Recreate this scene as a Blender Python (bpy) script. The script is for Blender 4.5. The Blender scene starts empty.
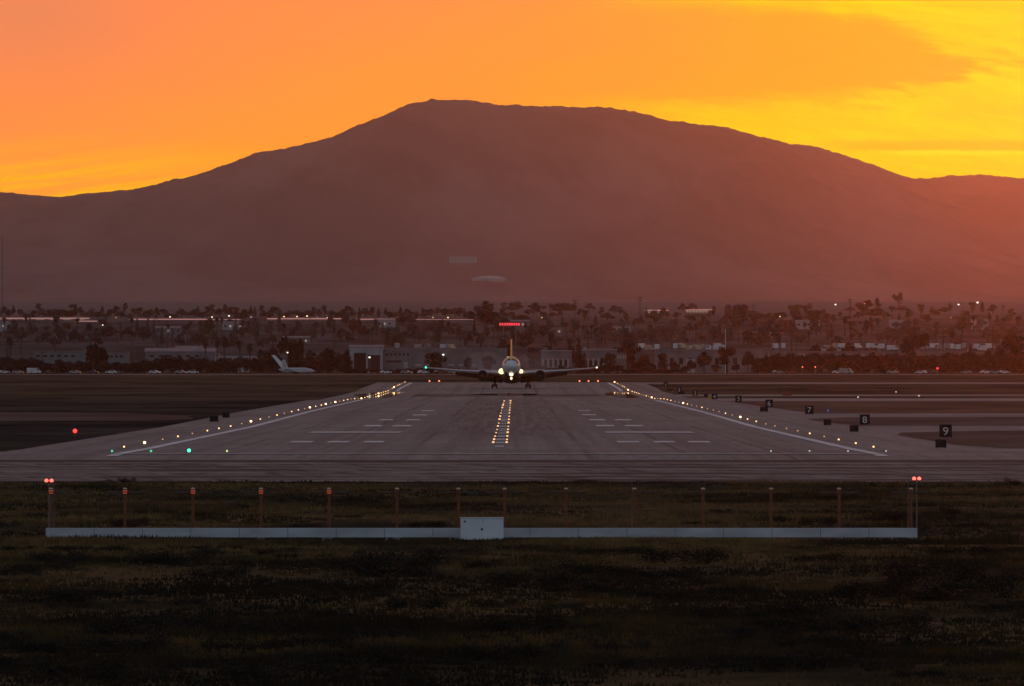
import bpy, math, random
import numpy as np
from mathutils import Vector, noise as mnoise

random.seed(7)
RNG = np.random.default_rng(7)
R = math.radians
scene = bpy.context.scene
col = scene.collection

# ------------------------------------------------------------------ geometry of the place
F = 13300.0          # focal length of the telephoto view, in picture widths of 1024
CAMZ = 10.0
VX, HY = 514.0, 355.0
RC = -1.3            # runway centre line

PROFILE = [(60, -9.6), (369, -9.3), (647, -9.0), (880, -8.35), (1060, -7.95), (1147, -8.15), (1597, -8.7),
           (2054, -8.8), (2722, -9.3), (2900, -9.83), (3560, -9.83), (3700, -9.25), (4077, -8.6), (4300, -8.4), (5000, -8.3),
           (6200, -8.3), (6450, -7.0), (6800, 3.0), (7500, 9.0), (8500, 20.0), (9300, 27.0), (10200, 40.0), (11000, 44.0)]
PD = [p[0] for p in PROFILE]
PZ = [p[1] for p in PROFILE]


def g(d):
    return float(np.interp(d, PD, PZ)) + CAMZ


def dist_of(py):
    """distance along the ground that appears at picture row py"""
    d = 80.0
    last = None
    while d < 10800:
        v = HY + (CAMZ - g(d)) * F / d
        if last is not None and last >= py > v:
            return d
        last = v
        d *= 1.002
    return 10800.0


def ground(px, py):
    d = dist_of(py)
    return Vector(((px - VX) * d / F, d, g(d)))


def at(px, d, dz=0.0):
    return Vector(((px - VX) * d / F, d, g(d) + dz))


def px2m(n, d):
    return n * d / F


def zrow(py, d):
    """world height that appears on row py at distance d"""
    return CAMZ + (HY - py) * d / F


# ------------------------------------------------------------------ materials
def new_mat(name):
    m = bpy.data.materials.new(name)
    m.use_nodes = True
    return m, m.node_tree.nodes, m.node_tree.links


def mat_noise(name, c1, c2, scale=1.0, rough=0.8, spec=0.3, metallic=0.0, stretch=(1, 1, 1), bump=0.0, detail=5.0, obj_var=False, coords='Object'):
    m, n, l = new_mat(name)
    b = n['Principled BSDF']
    tc = n.new('ShaderNodeTexCoord')
    mp = n.new('ShaderNodeMapping')
    mp.inputs['Scale'].default_value = stretch
    l.new(tc.outputs[coords], mp.inputs['Vector'])
    nz = n.new('ShaderNodeTexNoise')
    nz.inputs['Scale'].default_value = scale
    nz.inputs['Detail'].default_value = detail
    l.new(mp.outputs[0], nz.inputs['Vector'])
    rp = n.new('ShaderNodeValToRGB')
    rp.color_ramp.elements[0].position = 0.35
    rp.color_ramp.elements[1].position = 0.65
    rp.color_ramp.elements[0].color = (*c1, 1)
    rp.color_ramp.elements[1].color = (*c2, 1)
    l.new(nz.outputs['Fac'], rp.inputs[0])
    out = rp.outputs[0]
    if obj_var:
        oi = n.new('ShaderNodeObjectInfo')
        hs = n.new('ShaderNodeHueSaturation')
        mr = n.new('ShaderNodeMapRange')
        mr.inputs['To Min'].default_value = 0.6
        mr.inputs['To Max'].default_value = 1.4
        l.new(oi.outputs['Random'], mr.inputs['Value'])
        l.new(mr.outputs[0], hs.inputs['Value'])
        l.new(out, hs.inputs['Color'])
        out = hs.outputs[0]
    l.new(out, b.inputs['Base Color'])
    b.inputs['Roughness'].default_value = rough
    b.inputs['Specular IOR Level'].default_value = spec
    b.inputs['Metallic'].default_value = metallic
    if bump:
        bp = n.new('ShaderNodeBump')
        bp.inputs['Strength'].default_value = bump
        l.new(nz.outputs['Fac'], bp.inputs['Height'])
        l.new(bp.outputs[0], b.inputs['Normal'])
    return m


def mat_emit(name, c, strength, sample='NONE'):
    m, n, l = new_mat(name)
    b = n['Principled BSDF']
    b.inputs['Base Color'].default_value = (0.2, 0.2, 0.2, 1)
    b.inputs['Emission Color'].default_value = (*c, 1)
    b.inputs['Emission Strength'].default_value = strength * 0.52
    try:
        m.cycles.emission_sampling = sample
    except Exception:
        pass
    return m


M = {}
M['leaf'] = mat_noise('leaf', (0.018, 0.022, 0.025), (0.042, 0.046, 0.048), 0.35, 0.85, 0.1, obj_var=True)
M['haze_pale_leaf'] = mat_noise('haze_pale_leaf', (0.085, 0.084, 0.086), (0.135, 0.13, 0.13), 0.35, 0.9, 0.05, obj_var=True)  # paler leaf for distant trees, haze painted into the colour
M['palm_leaf'] = mat_noise('palm_leaf', (0.018, 0.02, 0.016), (0.04, 0.042, 0.032), 0.6, 0.7, 0.2)
M['bark'] = mat_noise('bark', (0.05, 0.035, 0.028), (0.10, 0.075, 0.06), 2.0, 0.9, 0.1)
M['scrub'] = mat_noise('scrub', (0.019, 0.016, 0.012), (0.044, 0.034, 0.023), 1.2, 0.95, 0.05, obj_var=True)
M['white_paint'] = mat_noise('white_paint', (0.62, 0.62, 0.62), (0.78, 0.78, 0.78), 0.8, 0.6, 0.3)
M['walkway_white'] = mat_noise('walkway_white', (0.42, 0.42, 0.43), (0.56, 0.56, 0.58), 0.6, 0.65, 0.3, stretch=(1, 1, 3))
M['box_white'] = mat_noise('box_white', (0.68, 0.69, 0.71), (0.78, 0.79, 0.81), 1.2, 0.5, 0.4)
M['grey_wall'] = mat_noise('grey_wall', (0.15, 0.145, 0.15), (0.22, 0.21, 0.215), 0.15, 0.85, 0.2)
M['pale_wall'] = mat_noise('pale_wall', (0.30, 0.30, 0.31), (0.40, 0.40, 0.41), 0.15, 0.85, 0.2)
M['tan_wall'] = mat_noise('tan_wall', (0.17, 0.135, 0.12), (0.24, 0.195, 0.17), 0.15, 0.85, 0.2)
M['teal_wall'] = mat_noise('teal_wall', (0.13, 0.155, 0.16), (0.18, 0.21, 0.21), 0.15, 0.85, 0.2)
M['roof_grey'] = mat_noise('roof_grey', (0.14, 0.13, 0.13), (0.22, 0.20, 0.20), 0.2, 0.7, 0.3)
M['roof_metal'] = mat_noise('roof_metal', (0.65, 0.63, 0.6), (0.8, 0.78, 0.75), 0.02, 0.25, 0.5, metallic=0.9)
M['dark_glass'] = mat_noise('dark_glass', (0.015, 0.017, 0.02), (0.03, 0.033, 0.04), 1.0, 0.15, 0.5)
M['cap_pale'] = mat_noise('cap_pale', (0.62, 0.46, 0.36), (0.74, 0.56, 0.44), 2.0, 0.5, 0.3)
M['black_paint'] = mat_noise('black_paint', (0.010, 0.010, 0.010), (0.022, 0.021, 0.02), 3.0, 0.7, 0.2)
M['numeral'] = mat_noise('numeral', (0.60, 0.58, 0.52), (0.75, 0.72, 0.66), 2.0, 0.6, 0.3)
M['orange_paint'] = mat_noise('orange_paint', (0.15, 0.046, 0.019), (0.24, 0.074, 0.030), 2.5, 0.6, 0.3)
M['grey_metal'] = mat_noise('grey_metal', (0.20, 0.20, 0.21), (0.32, 0.32, 0.33), 4.0, 0.45, 0.5, metallic=0.6)
M['wood_pole'] = mat_noise('wood_pole', (0.06, 0.045, 0.04), (0.11, 0.085, 0.07), 1.0, 0.9, 0.1)
M['steel_pole'] = mat_noise('steel_pole', (0.12, 0.115, 0.12), (0.2, 0.19, 0.19), 1.0, 0.6, 0.3)
M['tyre'] = mat_noise('tyre', (0.012, 0.012, 0.012), (0.025, 0.025, 0.025), 5.0, 0.85, 0.2)
M['plane_white'] = mat_noise('plane_white', (0.68, 0.69, 0.70), (0.78, 0.79, 0.80), 0.5, 0.3, 0.5)
M['plane_yellow'] = mat_noise('plane_yellow', (0.72, 0.40, 0.02), (0.80, 0.47, 0.03), 0.5, 0.3, 0.5)
M['plane_grey'] = mat_noise('plane_grey', (0.42, 0.43, 0.45), (0.52, 0.53, 0.55), 0.5, 0.35, 0.5)
M['dark_and_shade'] = mat_noise('dark_and_shade', (0.012, 0.012, 0.013), (0.025, 0.025, 0.026), 2.0, 0.6, 0.3)  # dark parts, and shade painted on flaps and belly
M['yellow_sign'] = mat_noise('yellow_sign', (0.50, 0.26, 0.02), (0.62, 0.33, 0.03), 2.0, 0.6, 0.3)
M['car_white'] = mat_noise('car_white', (0.6, 0.6, 0.62), (0.7, 0.7, 0.72), 0.5, 0.2, 0.6)
M['car_silver'] = mat_noise('car_silver', (0.35, 0.35, 0.37), (0.45, 0.45, 0.47), 0.5, 0.22, 0.6, metallic=0.5)
M['car_dark'] = mat_noise('car_dark', (0.03, 0.03, 0.04), (0.05, 0.05, 0.06), 0.5, 0.2, 0.6)
M['car_red'] = mat_noise('car_red', (0.2, 0.03, 0.025), (0.26, 0.045, 0.035), 0.5, 0.25, 0.6)
M['tank_pale'] = mat_noise('tank_pale', (0.44, 0.38, 0.35), (0.54, 0.47, 0.43), 0.05, 0.8, 0.2)
# lamps
M['lamp_amber'] = mat_emit('lamp_amber', (1.0, 0.52, 0.20), 2.4)
M['lamp_amber_dim'] = mat_emit('lamp_amber_dim', (1.0, 0.55, 0.24), 0.7)
M['lamp_amber_bright'] = mat_emit('lamp_amber_bright', (1.0, 0.55, 0.22), 7.0)
M['glint_emit'] = mat_emit('glint_emit', (1.0, 0.50, 0.20), 1.4)  # landing-light glints on the centre line, given as emission
M['lamp_white'] = mat_emit('lamp_white', (1.0, 0.86, 0.66), 2.4)
M['lamp_white_dim'] = mat_emit('lamp_white_dim', (0.9, 0.95, 0.85), 0.5)
M['lamp_green'] = mat_emit('lamp_green', (0.10, 1.0, 0.45), 0.8)
M['lamp_green_bright'] = mat_emit('lamp_green_bright', (0.05, 1.0, 0.48), 3.0)
M['lamp_lime'] = mat_emit('lamp_lime', (0.75, 1.0, 0.35), 1.0)
M['lamp_red'] = mat_emit('lamp_red', (1.0, 0.025, 0.015), 4.0)
M['lamp_red_hot'] = mat_emit('lamp_red_hot', (1.0, 0.10, 0.07), 3.2)
M['lamp_red_small'] = mat_emit('lamp_red_small', (1.0, 0.2, 0.07), 2.6)
M['shine_band'] = mat_emit('shine_band', (1.0, 0.10, 0.02), 0.40)  # red shine on antenna bands, painted as a glow
M['lamp_blue'] = mat_emit('lamp_blue', (0.12, 0.18, 1.0), 0.3)
M['landing'] = mat_emit('landing', (1.0, 0.66, 0.30), 2.6, 'AUTO')
M['landing_soft'] = mat_emit('landing_soft', (1.0, 0.76, 0.46), 2.2, 'AUTO')
M['red_sign'] = mat_emit('red_sign', (1.0, 0.04, 0.06), 0.9)
M['lit_band'] = mat_emit('lit_band', (1.0, 0.62, 0.42), 0.55)
M['lit_window'] = mat_emit('lit_window', (1.0, 0.8, 0.62), 0.25)


# ---- ground, runway and paving
def nd(nt):
    """small helper for building node maths"""
    n, l = nt.nodes, nt.links

    def put(sock, v):
        if isinstance(v, (int, float)):
            sock.default_value = v
        else:
            l.new(v, sock)

    def m(op, a, b=0.0, c=0.0):
        x = n.new('ShaderNodeMath')
        x.operation = op
        put(x.inputs[0], a)
        put(x.inputs[1], b)
        if len(x.inputs) > 2:
            put(x.inputs[2], c)
        return x.outputs[0]

    def ss(v, lo, hi, t0=0.0, t1=1.0):
        x = n.new('ShaderNodeMapRange')
        x.interpolation_type = 'SMOOTHSTEP'
        put(x.inputs['Value'], v)
        x.inputs['From Min'].default_value = lo
        x.inputs['From Max'].default_value = hi
        x.inputs['To Min'].default_value = t0
        x.inputs['To Max'].default_value = t1
        return x.outputs[0]

    def mix(f, a, b):
        x = n.new('ShaderNodeMix')
        x.data_type = 'RGBA'
        put(x.inputs[0], f)
        for s, v in ((x.inputs[6], a), (x.inputs[7], b)):
            if isinstance(v, tuple):
                s.default_value = (*v, 1)
            else:
                l.new(v, s)
        return x.outputs[2]

    def vec(x_, y_, z_=0.0):
        x = n.new('ShaderNodeCombineXYZ')
        put(x.inputs[0], x_)
        put(x.inputs[1], y_)
        put(x.inputs[2], z_)
        return x.outputs[0]

    def nz(v, scale=1.0, detail=4.0, rough=0.55, dist=0.0):
        x = n.new('ShaderNodeTexNoise')
        l.new(v, x.inputs['Vector'])
        x.inputs['Scale'].default_value = scale
        x.inputs['Detail'].default_value = detail
        x.inputs['Roughness'].default_value = rough
        x.inputs['Distortion'].default_value = dist
        return x.outputs['Fac']
    return m, ss, mix, vec, nz


def mat_grass():
    m_, n, l = new_mat('grass_ground')
    b = n['Principled BSDF']
    m, ss, mix, vec, nz = nd(m_.node_tree)
    tc = n.new('ShaderNodeTexCoord')
    sp = n.new('ShaderNodeSeparateXYZ')
    l.new(tc.outputs['Object'], sp.inputs[0])
    x, y = sp.outputs[0], sp.outputs[1]
    ly = m('LOGARITHM', y, math.e)          # patches grow with the open field
    patch = nz(vec(m('MULTIPLY', x, 0.035), m('MULTIPLY', y, 0.013)), 1.0, 6.0, 0.6)
    fine = nz(vec(m('MULTIPLY', x, 0.5), m('MULTIPLY', y, 0.06)), 1.0, 5.0, 0.65)
    c = mix(ss(patch, 0.40, 0.62), (0.036, 0.029, 0.018), (0.16, 0.096, 0.046))
    c = mix(ss(fine, 0.35, 0.7, 0.0, 0.6), c, (0.045, 0.036, 0.024))
    # the airfield beyond: mown dry strips
    strip = nz(vec(m('MULTIPLY', x, 0.018), m('MULTIPLY', y, 0.0045)), 1.0, 6.0, 0.65)
    zone = m('ADD', m('MULTIPLY', m('ADD', y, m('MULTIPLY', strip, 900.0)), 1 / 2600.0), 0.0)
    dark = mix(ss(strip, 0.4, 0.62), (0.034, 0.027, 0.025), (0.075, 0.056, 0.048))
    pale = mix(ss(strip, 0.38, 0.62), (0.075, 0.052, 0.038), (0.135, 0.092, 0.058))
    far = mix(ss(zone, 1.15, 1.5), dark, pale)
    tuft = nz(vec(m('MULTIPLY', x, 0.11), m('MULTIPLY', y, 0.021), 3.0), 1.0, 5.0, 0.7)
    far = mix(ss(tuft, 0.44, 0.62, 0.0, 0.75), far, mix(ss(strip, 0.4, 0.6), (0.022, 0.018, 0.016), (0.12, 0.088, 0.062)))
    c = mix(ss(y, 1000, 1300), c, far)
    city = nz(vec(m('MULTIPLY', x, 0.02), m('MULTIPLY', y, 0.004)), 1.0, 4.0)
    cc = mix(ss(city, 0.35, 0.65), (0.055, 0.050, 0.050), (0.12, 0.105, 0.102))
    c = mix(ss(y, 6200, 6700), c, cc)
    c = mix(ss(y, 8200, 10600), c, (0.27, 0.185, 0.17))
    near = ss(y, 420, 640)                  # ground colour darker close by
    c = mix(m('SUBTRACT', 1.0, near), c, mix(ss(patch, 0.42, 0.62), (0.022, 0.019, 0.014), (0.13, 0.080, 0.038)))
    l.new(c, b.inputs['Base Color'])
    b.inputs['Roughness'].default_value = 1.0
    b.inputs['Specular IOR Level'].default_value = 0.0
    return m_


def mat_blades():
    m_, n, l = new_mat('weed_blades')
    b = n['Principled BSDF']
    m, ss, mix, vec, nz = nd(m_.node_tree)
    tc = n.new('ShaderNodeTexCoord')
    sp = n.new('ShaderNodeSeparateXYZ')
    l.new(tc.outputs['Object'], sp.inputs[0])
    x, y = sp.outputs[0], sp.outputs[1]
    p = nz(vec(m('MULTIPLY', x, 0.07), m('MULTIPLY', y, 0.022)), 1.0, 5.0, 0.6)
    q = nz(vec(m('MULTIPLY', x, 0.6), m('MULTIPLY', y, 0.2), 5.0), 1.0, 3.0, 0.6)
    near = mix(ss(p, 0.42, 0.66), (0.028, 0.020, 0.013), (0.145, 0.080, 0.031))
    dry = mix(ss(p, 0.40, 0.60), (0.042, 0.032, 0.018), (0.24, 0.142, 0.058))
    c = mix(ss(y, 500, 660), near, dry)
    c = mix(ss(q, 0.35, 0.65, 0.0, 0.5), c, (0.026, 0.020, 0.013))
    l.new(c, b.inputs['Base Color'])
    b.inputs['Roughness'].default_value = 1.0
    b.inputs['Specular IOR Level'].default_value = 0.0
    return m_


def mat_runway():
    m_, n, l = new_mat('runway_concrete')
    b = n['Principled BSDF']
    m, ss, mix, vec, nz = nd(m_.node_tree)
    tc = n.new('ShaderNodeTexCoord')
    sp = n.new('ShaderNodeSeparateXYZ')
    l.new(tc.outputs['Object'], sp.inputs[0])
    x, y = sp.outputs[0], sp.outputs[1]
    xc = m('SUBTRACT', x, RC)
    big = nz(vec(m('MULTIPLY', x, 0.10), m('MULTIPLY', y, 0.004)), 1.0, 5.0, 0.6)
    lanes = nz(vec(m('MULTIPLY', x, 0.55), m('MULTIPLY', y, 0.0012)), 1.0, 4.0, 0.6)
    cross = nz(vec(m('MULTIPLY', x, 0.01), m('MULTIPLY', y, 0.022)), 1.0, 4.0, 0.6)
    c = mix(ss(big, 0.3, 0.7), (0.20, 0.195, 0.176), (0.275, 0.268, 0.242))
    c = mix(ss(lanes, 0.42, 0.7, 0.0, 0.7), c, (0.122, 0.112, 0.106))
    c = mix(ss(cross, 0.45, 0.7, 0.0, 0.6), c, (0.125, 0.114, 0.108))
    # rubber laid down by landing wheels either side of the centre line
    rub = nz(vec(m('MULTIPLY', x, 1.2), m('MULTIPLY', y, 0.008)), 1.0, 4.0, 0.7)
    band = m('SUBTRACT', 1.0, ss(m('ABSOLUTE', xc), 4.0, 13.0))
    zone = m('MULTIPLY', ss(y, 1250, 1500), m('SUBTRACT', 1.0, ss(y, 2500, 3400)))
    c = mix(m('MULTIPLY', m('MULTIPLY', band, zone), ss(rub, 0.40, 0.62, 0.2, 0.9)), c, (0.085, 0.075, 0.075))
    grain = nz(vec(m('MULTIPLY', x, 1.6), m('MULTIPLY', y, 0.05)), 1.0, 5.0, 0.75)
    c = mix(ss(grain, 0.42, 0.66, 0.0, 0.55), c, (0.105, 0.097, 0.092))
    # tarred seams running along the runway
    wob = m('MULTIPLY', m('SUBTRACT', nz(vec(0.0, m('MULTIPLY', y, 0.01)), 1.0, 3.0), 0.5), 0.8)
    seam = None
    for off in (-22.9, -15.2, -7.2, 7.2, 15.2, 22.9):
        d = m('ABSOLUTE', m('SUBTRACT', m('ADD', xc, wob), off))
        s = m('SUBTRACT', 1.0, ss(d, 0.12, 0.42))
        seam = s if seam is None else m('MAXIMUM', seam, s)
    brk = ss(nz(vec(m('MULTIPLY', x, 0.15), m('MULTIPLY', y, 0.004)), 1.0, 2.0), 0.40, 0.6, 0.15, 0.75)
    c = mix(m('MULTIPLY', seam, brk), c, (0.075, 0.066, 0.066))
    # joints across every slab row
    yj = m('ABSOLUTE', m('SUBTRACT', m('FRACT', m('MULTIPLY', y, 1 / 76.0)), 0.5))
    c = mix(m('MULTIPLY', ss(yj, 0.47, 0.495), 0.28), c, (0.09, 0.08, 0.078))
    l.new(c, b.inputs['Base Color'])
    b.inputs['Roughness'].default_value = 0.75
    b.inputs['Specular IOR Level'].default_value = 0.12
    return m_


def mat_mirage():  # mirror-smooth concrete added to mimic a mirage
    m = mat_noise('mirage_gloss', (0.10, 0.09, 0.086), (0.15, 0.135, 0.13), 0.02, 0.06, 0.35, stretch=(4, 0.4, 1))
    n, l = m.node_tree.nodes, m.node_tree.links
    mm, ss, mix, vec, nz = nd(m.node_tree)
    tc = n.new('ShaderNodeTexCoord')
    sp = n.new('ShaderNodeSeparateXYZ')
    l.new(tc.outputs['Object'], sp.inputs[0])
    shimmer = nz(vec(mm('MULTIPLY', sp.outputs[0], 0.25), mm('MULTIPLY', sp.outputs[1], 0.012)), 1.0, 3.0)
    l.new(ss(shimmer, 0.42, 0.58, 0.010, 0.022), n['Principled BSDF'].inputs['Roughness'])
    return m


def mat_blast():
    m_, n, l = new_mat('blast_pad_asphalt')
    b = n['Principled BSDF']
    m, ss, mix, vec, nz = nd(m_.node_tree)
    tc = n.new('ShaderNodeTexCoord')
    sp = n.new('ShaderNodeSeparateXYZ')
    l.new(tc.outputs['Object'], sp.inputs[0])
    x, y = sp.outputs[0], sp.outputs[1]
    a = nz(vec(m('MULTIPLY', x, 0.22), m('MULTIPLY', y, 0.05)), 1.0, 6.0, 0.7)
    cr = nz(vec(m('MULTIPLY', m('ADD', x, m('MULTIPLY', y, 0.12)), 0.5), m('MULTIPLY', y, 0.022)), 1.0, 5.0, 0.65, 1.0)
    lines = nz(vec(m('MULTIPLY', x, 0.03), m('MULTIPLY', y, 0.11)), 1.0, 3.0, 0.6)
    c = mix(ss(a, 0.3, 0.7), (0.12, 0.108, 0.099), (0.265, 0.24, 0.217))
    c = mix(ss(cr, 0.52, 0.66, 0.0, 0.8), c, (0.05, 0.044, 0.044))
    c = mix(ss(lines, 0.50, 0.60, 0.0, 0.9), c, (0.05, 0.044, 0.042))
    tar = m('ABSOLUTE', m('SUBTRACT', m('FRACT', m('MULTIPLY', m('ADD', y, m('MULTIPLY', a, 10.0)), 1 / 21.0)), 0.5))
    c = mix(m('MULTIPLY', ss(tar, 0.30, 0.48), ss(cr, 0.40, 0.60, 0.0, 1.0)), c, (0.035, 0.031, 0.031))
    edge = m('SUBTRACT', 1.0, ss(m('ABSOLUTE', m('SUBTRACT', y, 1006.0)), 5.0, 9.0))
    c = mix(m('MULTIPLY', edge, 0.85), c, (0.035, 0.031, 0.030))
    l.new(c, b.inputs['Base Color'])
    b.inputs['Roughness'].default_value = 0.9
    b.inputs['Specular IOR Level'].default_value = 0.1
    return m_


def mat_mountain():
    m_, n, l = new_mat('hill_scrub')
    b = n['Principled BSDF']
    m, ss, mix, vec, nz = nd(m_.node_tree)
    tc = n.new('ShaderNodeTexCoord')
    sp = n.new('ShaderNodeSeparateXYZ')
    l.new(tc.outputs['Object'], sp.inputs[0])
    x, y, z = sp.outputs
    a = nz(vec(m('MULTIPLY', x, 0.0038), m('MULTIPLY', y, 0.00025), m('MULTIPLY', z, 0.0016)), 1.0, 5.0, 0.55)
    s = nz(vec(m('MULTIPLY', m('ADD', x, m('MULTIPLY', y, 0.03)), 0.011), m('MULTIPLY', y, 0.0006), 0.0), 1.0, 5.0, 0.65)
    c = mix(ss(a, 0.35, 0.65), (0.27, 0.165, 0.150), (0.34, 0.215, 0.195))
    c = mix(ss(s, 0.45, 0.7, 0.0, 0.35), c, (0.20, 0.125, 0.115))
    l.new(c, b.inputs['Base Color'])
    b.inputs['Roughness'].default_value = 1.0
    b.inputs['Specular IOR Level'].default_value = 0.0
    return m_


M['grass'] = mat_grass()
M['runway'] = mat_runway()
M['mirage'] = mat_mirage()
M['blast'] = mat_blast()
M['hill'] = mat_mountain()
M['marking'] = mat_noise('marking', (0.62, 0.60, 0.58), (0.80, 0.78, 0.75), 0.12, 0.7, 0.2, stretch=(3, 0.3, 1))
M['marking_worn'] = mat_noise('marking_worn', (0.36, 0.34, 0.33), (0.50, 0.47, 0.46), 0.12, 0.7, 0.2, stretch=(3, 0.3, 1))
M['taxi'] = mat_noise('taxi', (0.19, 0.165, 0.155), (0.28, 0.245, 0.23), 0.02, 0.85, 0.1, stretch=(2, 0.3, 1))
M['taxi_pale'] = mat_noise('taxi_pale', (0.25, 0.22, 0.205), (0.36, 0.315, 0.295), 0.02, 0.85, 0.1, stretch=(2, 0.3, 1))
M['patch'] = mat_noise('patch', (0.05, 0.045, 0.044), (0.13, 0.115, 0.11), 0.1, 0.8, 0.1, stretch=(1, 0.1, 1))
M['dirt_dark'] = mat_noise('dirt_dark', (0.045, 0.036, 0.034), (0.11, 0.088, 0.08), 0.05, 0.95, 0.05, stretch=(1, 0.15, 1))
M['dirt_grey'] = mat_noise('dirt_grey', (0.035, 0.029, 0.028), (0.10, 0.084, 0.080), 0.05, 0.95, 0.05, stretch=(1, 0.15, 1))
M['dirt_brown'] = mat_noise('dirt_brown', (0.045, 0.030, 0.024), (0.12, 0.078, 0.058), 0.04, 0.95, 0.05, stretch=(1, 0.15, 1))
M['blades'] = mat_blades()


# ------------------------------------------------------------------ mesh helpers
class MB:
    def __init__(self):
        self.v, self.f, self.mi = [], [], []

    def add(self, vs, fs, mi=0):
        o = len(self.v)
        self.v += [tuple(p) for p in vs]
        self.f += [tuple(i + o for i in f) for f in fs]
        self.mi += [mi] * len(fs)
        return self

    def box(self, c, s, mi=0, rz=0.0):
        cx, cy, cz = c
        a, b, h = s[0] / 2, s[1] / 2, s[2] / 2
        vs = []
        ca, sa = math.cos(rz), math.sin(rz)
        for dz in (-h, h):
            for dx, dy in ((-a, -b), (a, -b), (a, b), (-a, b)):
                vs.append((cx + dx * ca - dy * sa, cy + dx * sa + dy * ca, cz + dz))
        return self.add(vs, [(3, 2, 1, 0), (4, 5, 6, 7), (0, 1, 5, 4), (1, 2, 6, 5), (2, 3, 7, 6), (3, 0, 4, 7)], mi)

    def tube(self, p0, p1, r0, r1=None, n=8, mi=0):
        r1 = r0 if r1 is None else r1
        p0, p1 = Vector(p0), Vector(p1)
        d = (p1 - p0).normalized()
        u = d.orthogonal().normalized()
        w = d.cross(u)
        vs = []
        for p, r in ((p0, r0), (p1, r1)):
            for i in range(n):
                a = 2 * math.pi * i / n
                vs.append(p + (u * math.cos(a) + w * math.sin(a)) * r)
        fs = [(i, (i + 1) % n, n + (i + 1) % n, n + i) for i in range(n)]
        fs += [tuple(range(n - 1, -1, -1)), tuple(range(n, 2 * n))]
        return self.add(vs, fs, mi)

    def rings(self, rings, n=12, mi=None, cap=True, axis='Z'):
        """rings: (t, rx, ry, c1, c2)  along an axis; mi(k, i) may pick a slot"""
        vs = []
        for t, rx, ry, c1, c2 in rings:
            for i in range(n):
                a = 2 * math.pi * i / n
                p, q = c1 + rx * math.cos(a), c2 + ry * math.sin(a)
                vs.append({'Z': (p, q, t), 'Y': (p, t, q), 'X': (t, p, q)}[axis])
        o = len(self.v)
        self.v += vs
        for k in range(len(rings) - 1):
            for i in range(n):
                j = (i + 1) % n
                f = (k * n + i, k * n + j, (k + 1) * n + j, (k + 1) * n + i)
                if axis == 'Y':
                    f = f[::-1]
                self.f.append(tuple(q + o for q in f))
                self.mi.append(mi(k, i) if mi else 0)
        if cap:
            e = (len(rings) - 1) * n
            a = tuple(o + i for i in range(n - 1, -1, -1))
            b = tuple(o + e + i for i in range(n))
            if axis == 'Y':
                a, b = a[::-1], b[::-1]
            self.f += [a, b]
            self.mi += [0, 0]
        return self

    def ball(self, c, r, n=8, m=5, sq=1.0):
        rr = []
        for k in range(m + 1):
            t = -math.pi / 2 + math.pi * k / m
            q = max(r * math.cos(t), r * 0.02)
            rr.append((c[2] + r * sq * math.sin(t), q, q, c[0], c[1]))
        return self.rings(rr, n)

    def build(self, name, mat, parent=None, smooth=False, loc=None):
        me = bpy.data.meshes.new(name)
        me.from_pydata(self.v, [], self.f)
        mats = mat if isinstance(mat, (list, tuple)) else [mat]
        for q in mats:
            me.materials.append(q)
        if any(self.mi):
            me.polygons.foreach_set('material_index', self.mi)
        if smooth:
            me.polygons.foreach_set('use_smooth', [True] * len(me.polygons))
        me.update()
        ob = bpy.data.objects.new(name, me)
        col.objects.link(ob)
        if parent is not None:
            ob.parent = parent
        if loc is not None:
            ob.location = loc
        return ob


def tag(o, label=None, cat=None, group=None, kind=None):
    if label:
        o['label'] = label
    if cat:
        o['category'] = cat
    if group:
        o['group'] = group
    if kind:
        o['kind'] = kind
    return o


def thing(name, label, cat, loc=(0, 0, 0), rz=0.0, group=None):
    o = bpy.data.objects.new(name, None)
    o.empty_display_size = 0.1
    col.objects.link(o)
    o.location = loc
    o.rotation_euler = (0, 0, rz)
    return tag(o, label, cat, group)


def dup(o, parent=None):
    c = o.copy()
    col.objects.link(c)
    if parent is not None:
        c.parent = parent
    for ch in list(o.children):
        dup(ch, c)
    return c


class Kind:
    """first placement uses the original, later ones a copy of it and its parts"""
    def __init__(self, root):
        self.root, self.used = root, False

    def put(self, loc, rz=0.0, label=None, group=None, scale=None):
        o = self.root if not self.used else dup(self.root)
        self.used = True
        o.location = loc
        o.rotation_euler = (0, 0, rz)
        if scale is not None:
            o.scale = scale if isinstance(scale, tuple) else (scale,) * 3
        if label:
            o['label'] = label
        if group:
            o['group'] = group
        elif 'group' in o.keys():
            del o['group']
        return o


def sheet(name, outline_x, d0, d1, mat, lift, kind='structure'):
    """paving between d0 and d1; outline_x(d) gives left and right edge; follows the lie of the ground"""
    ds = [d for d in PD if d0 < d < d1]
    k = max(2, int((d1 - d0) / 40) if not isinstance(outline_x, tuple) else 2)
    ds = sorted(set([d0, d1] + ds + list(np.linspace(d0, d1, k))))
    vs, fs = [], []
    for d in ds:
        a, b = outline_x if isinstance(outline_x, tuple) else outline_x(d)
        vs += [(a, d, g(d) + lift), (b, d, g(d) + lift)]
    for i in range(len(ds) - 1):
        fs.append((2 * i, 2 * i + 1, 2 * i + 3, 2 * i + 2))
    mb = MB().add(vs, fs)
    o = mb.build(name, mat)
    tag(o, kind=kind)
    return o


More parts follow.
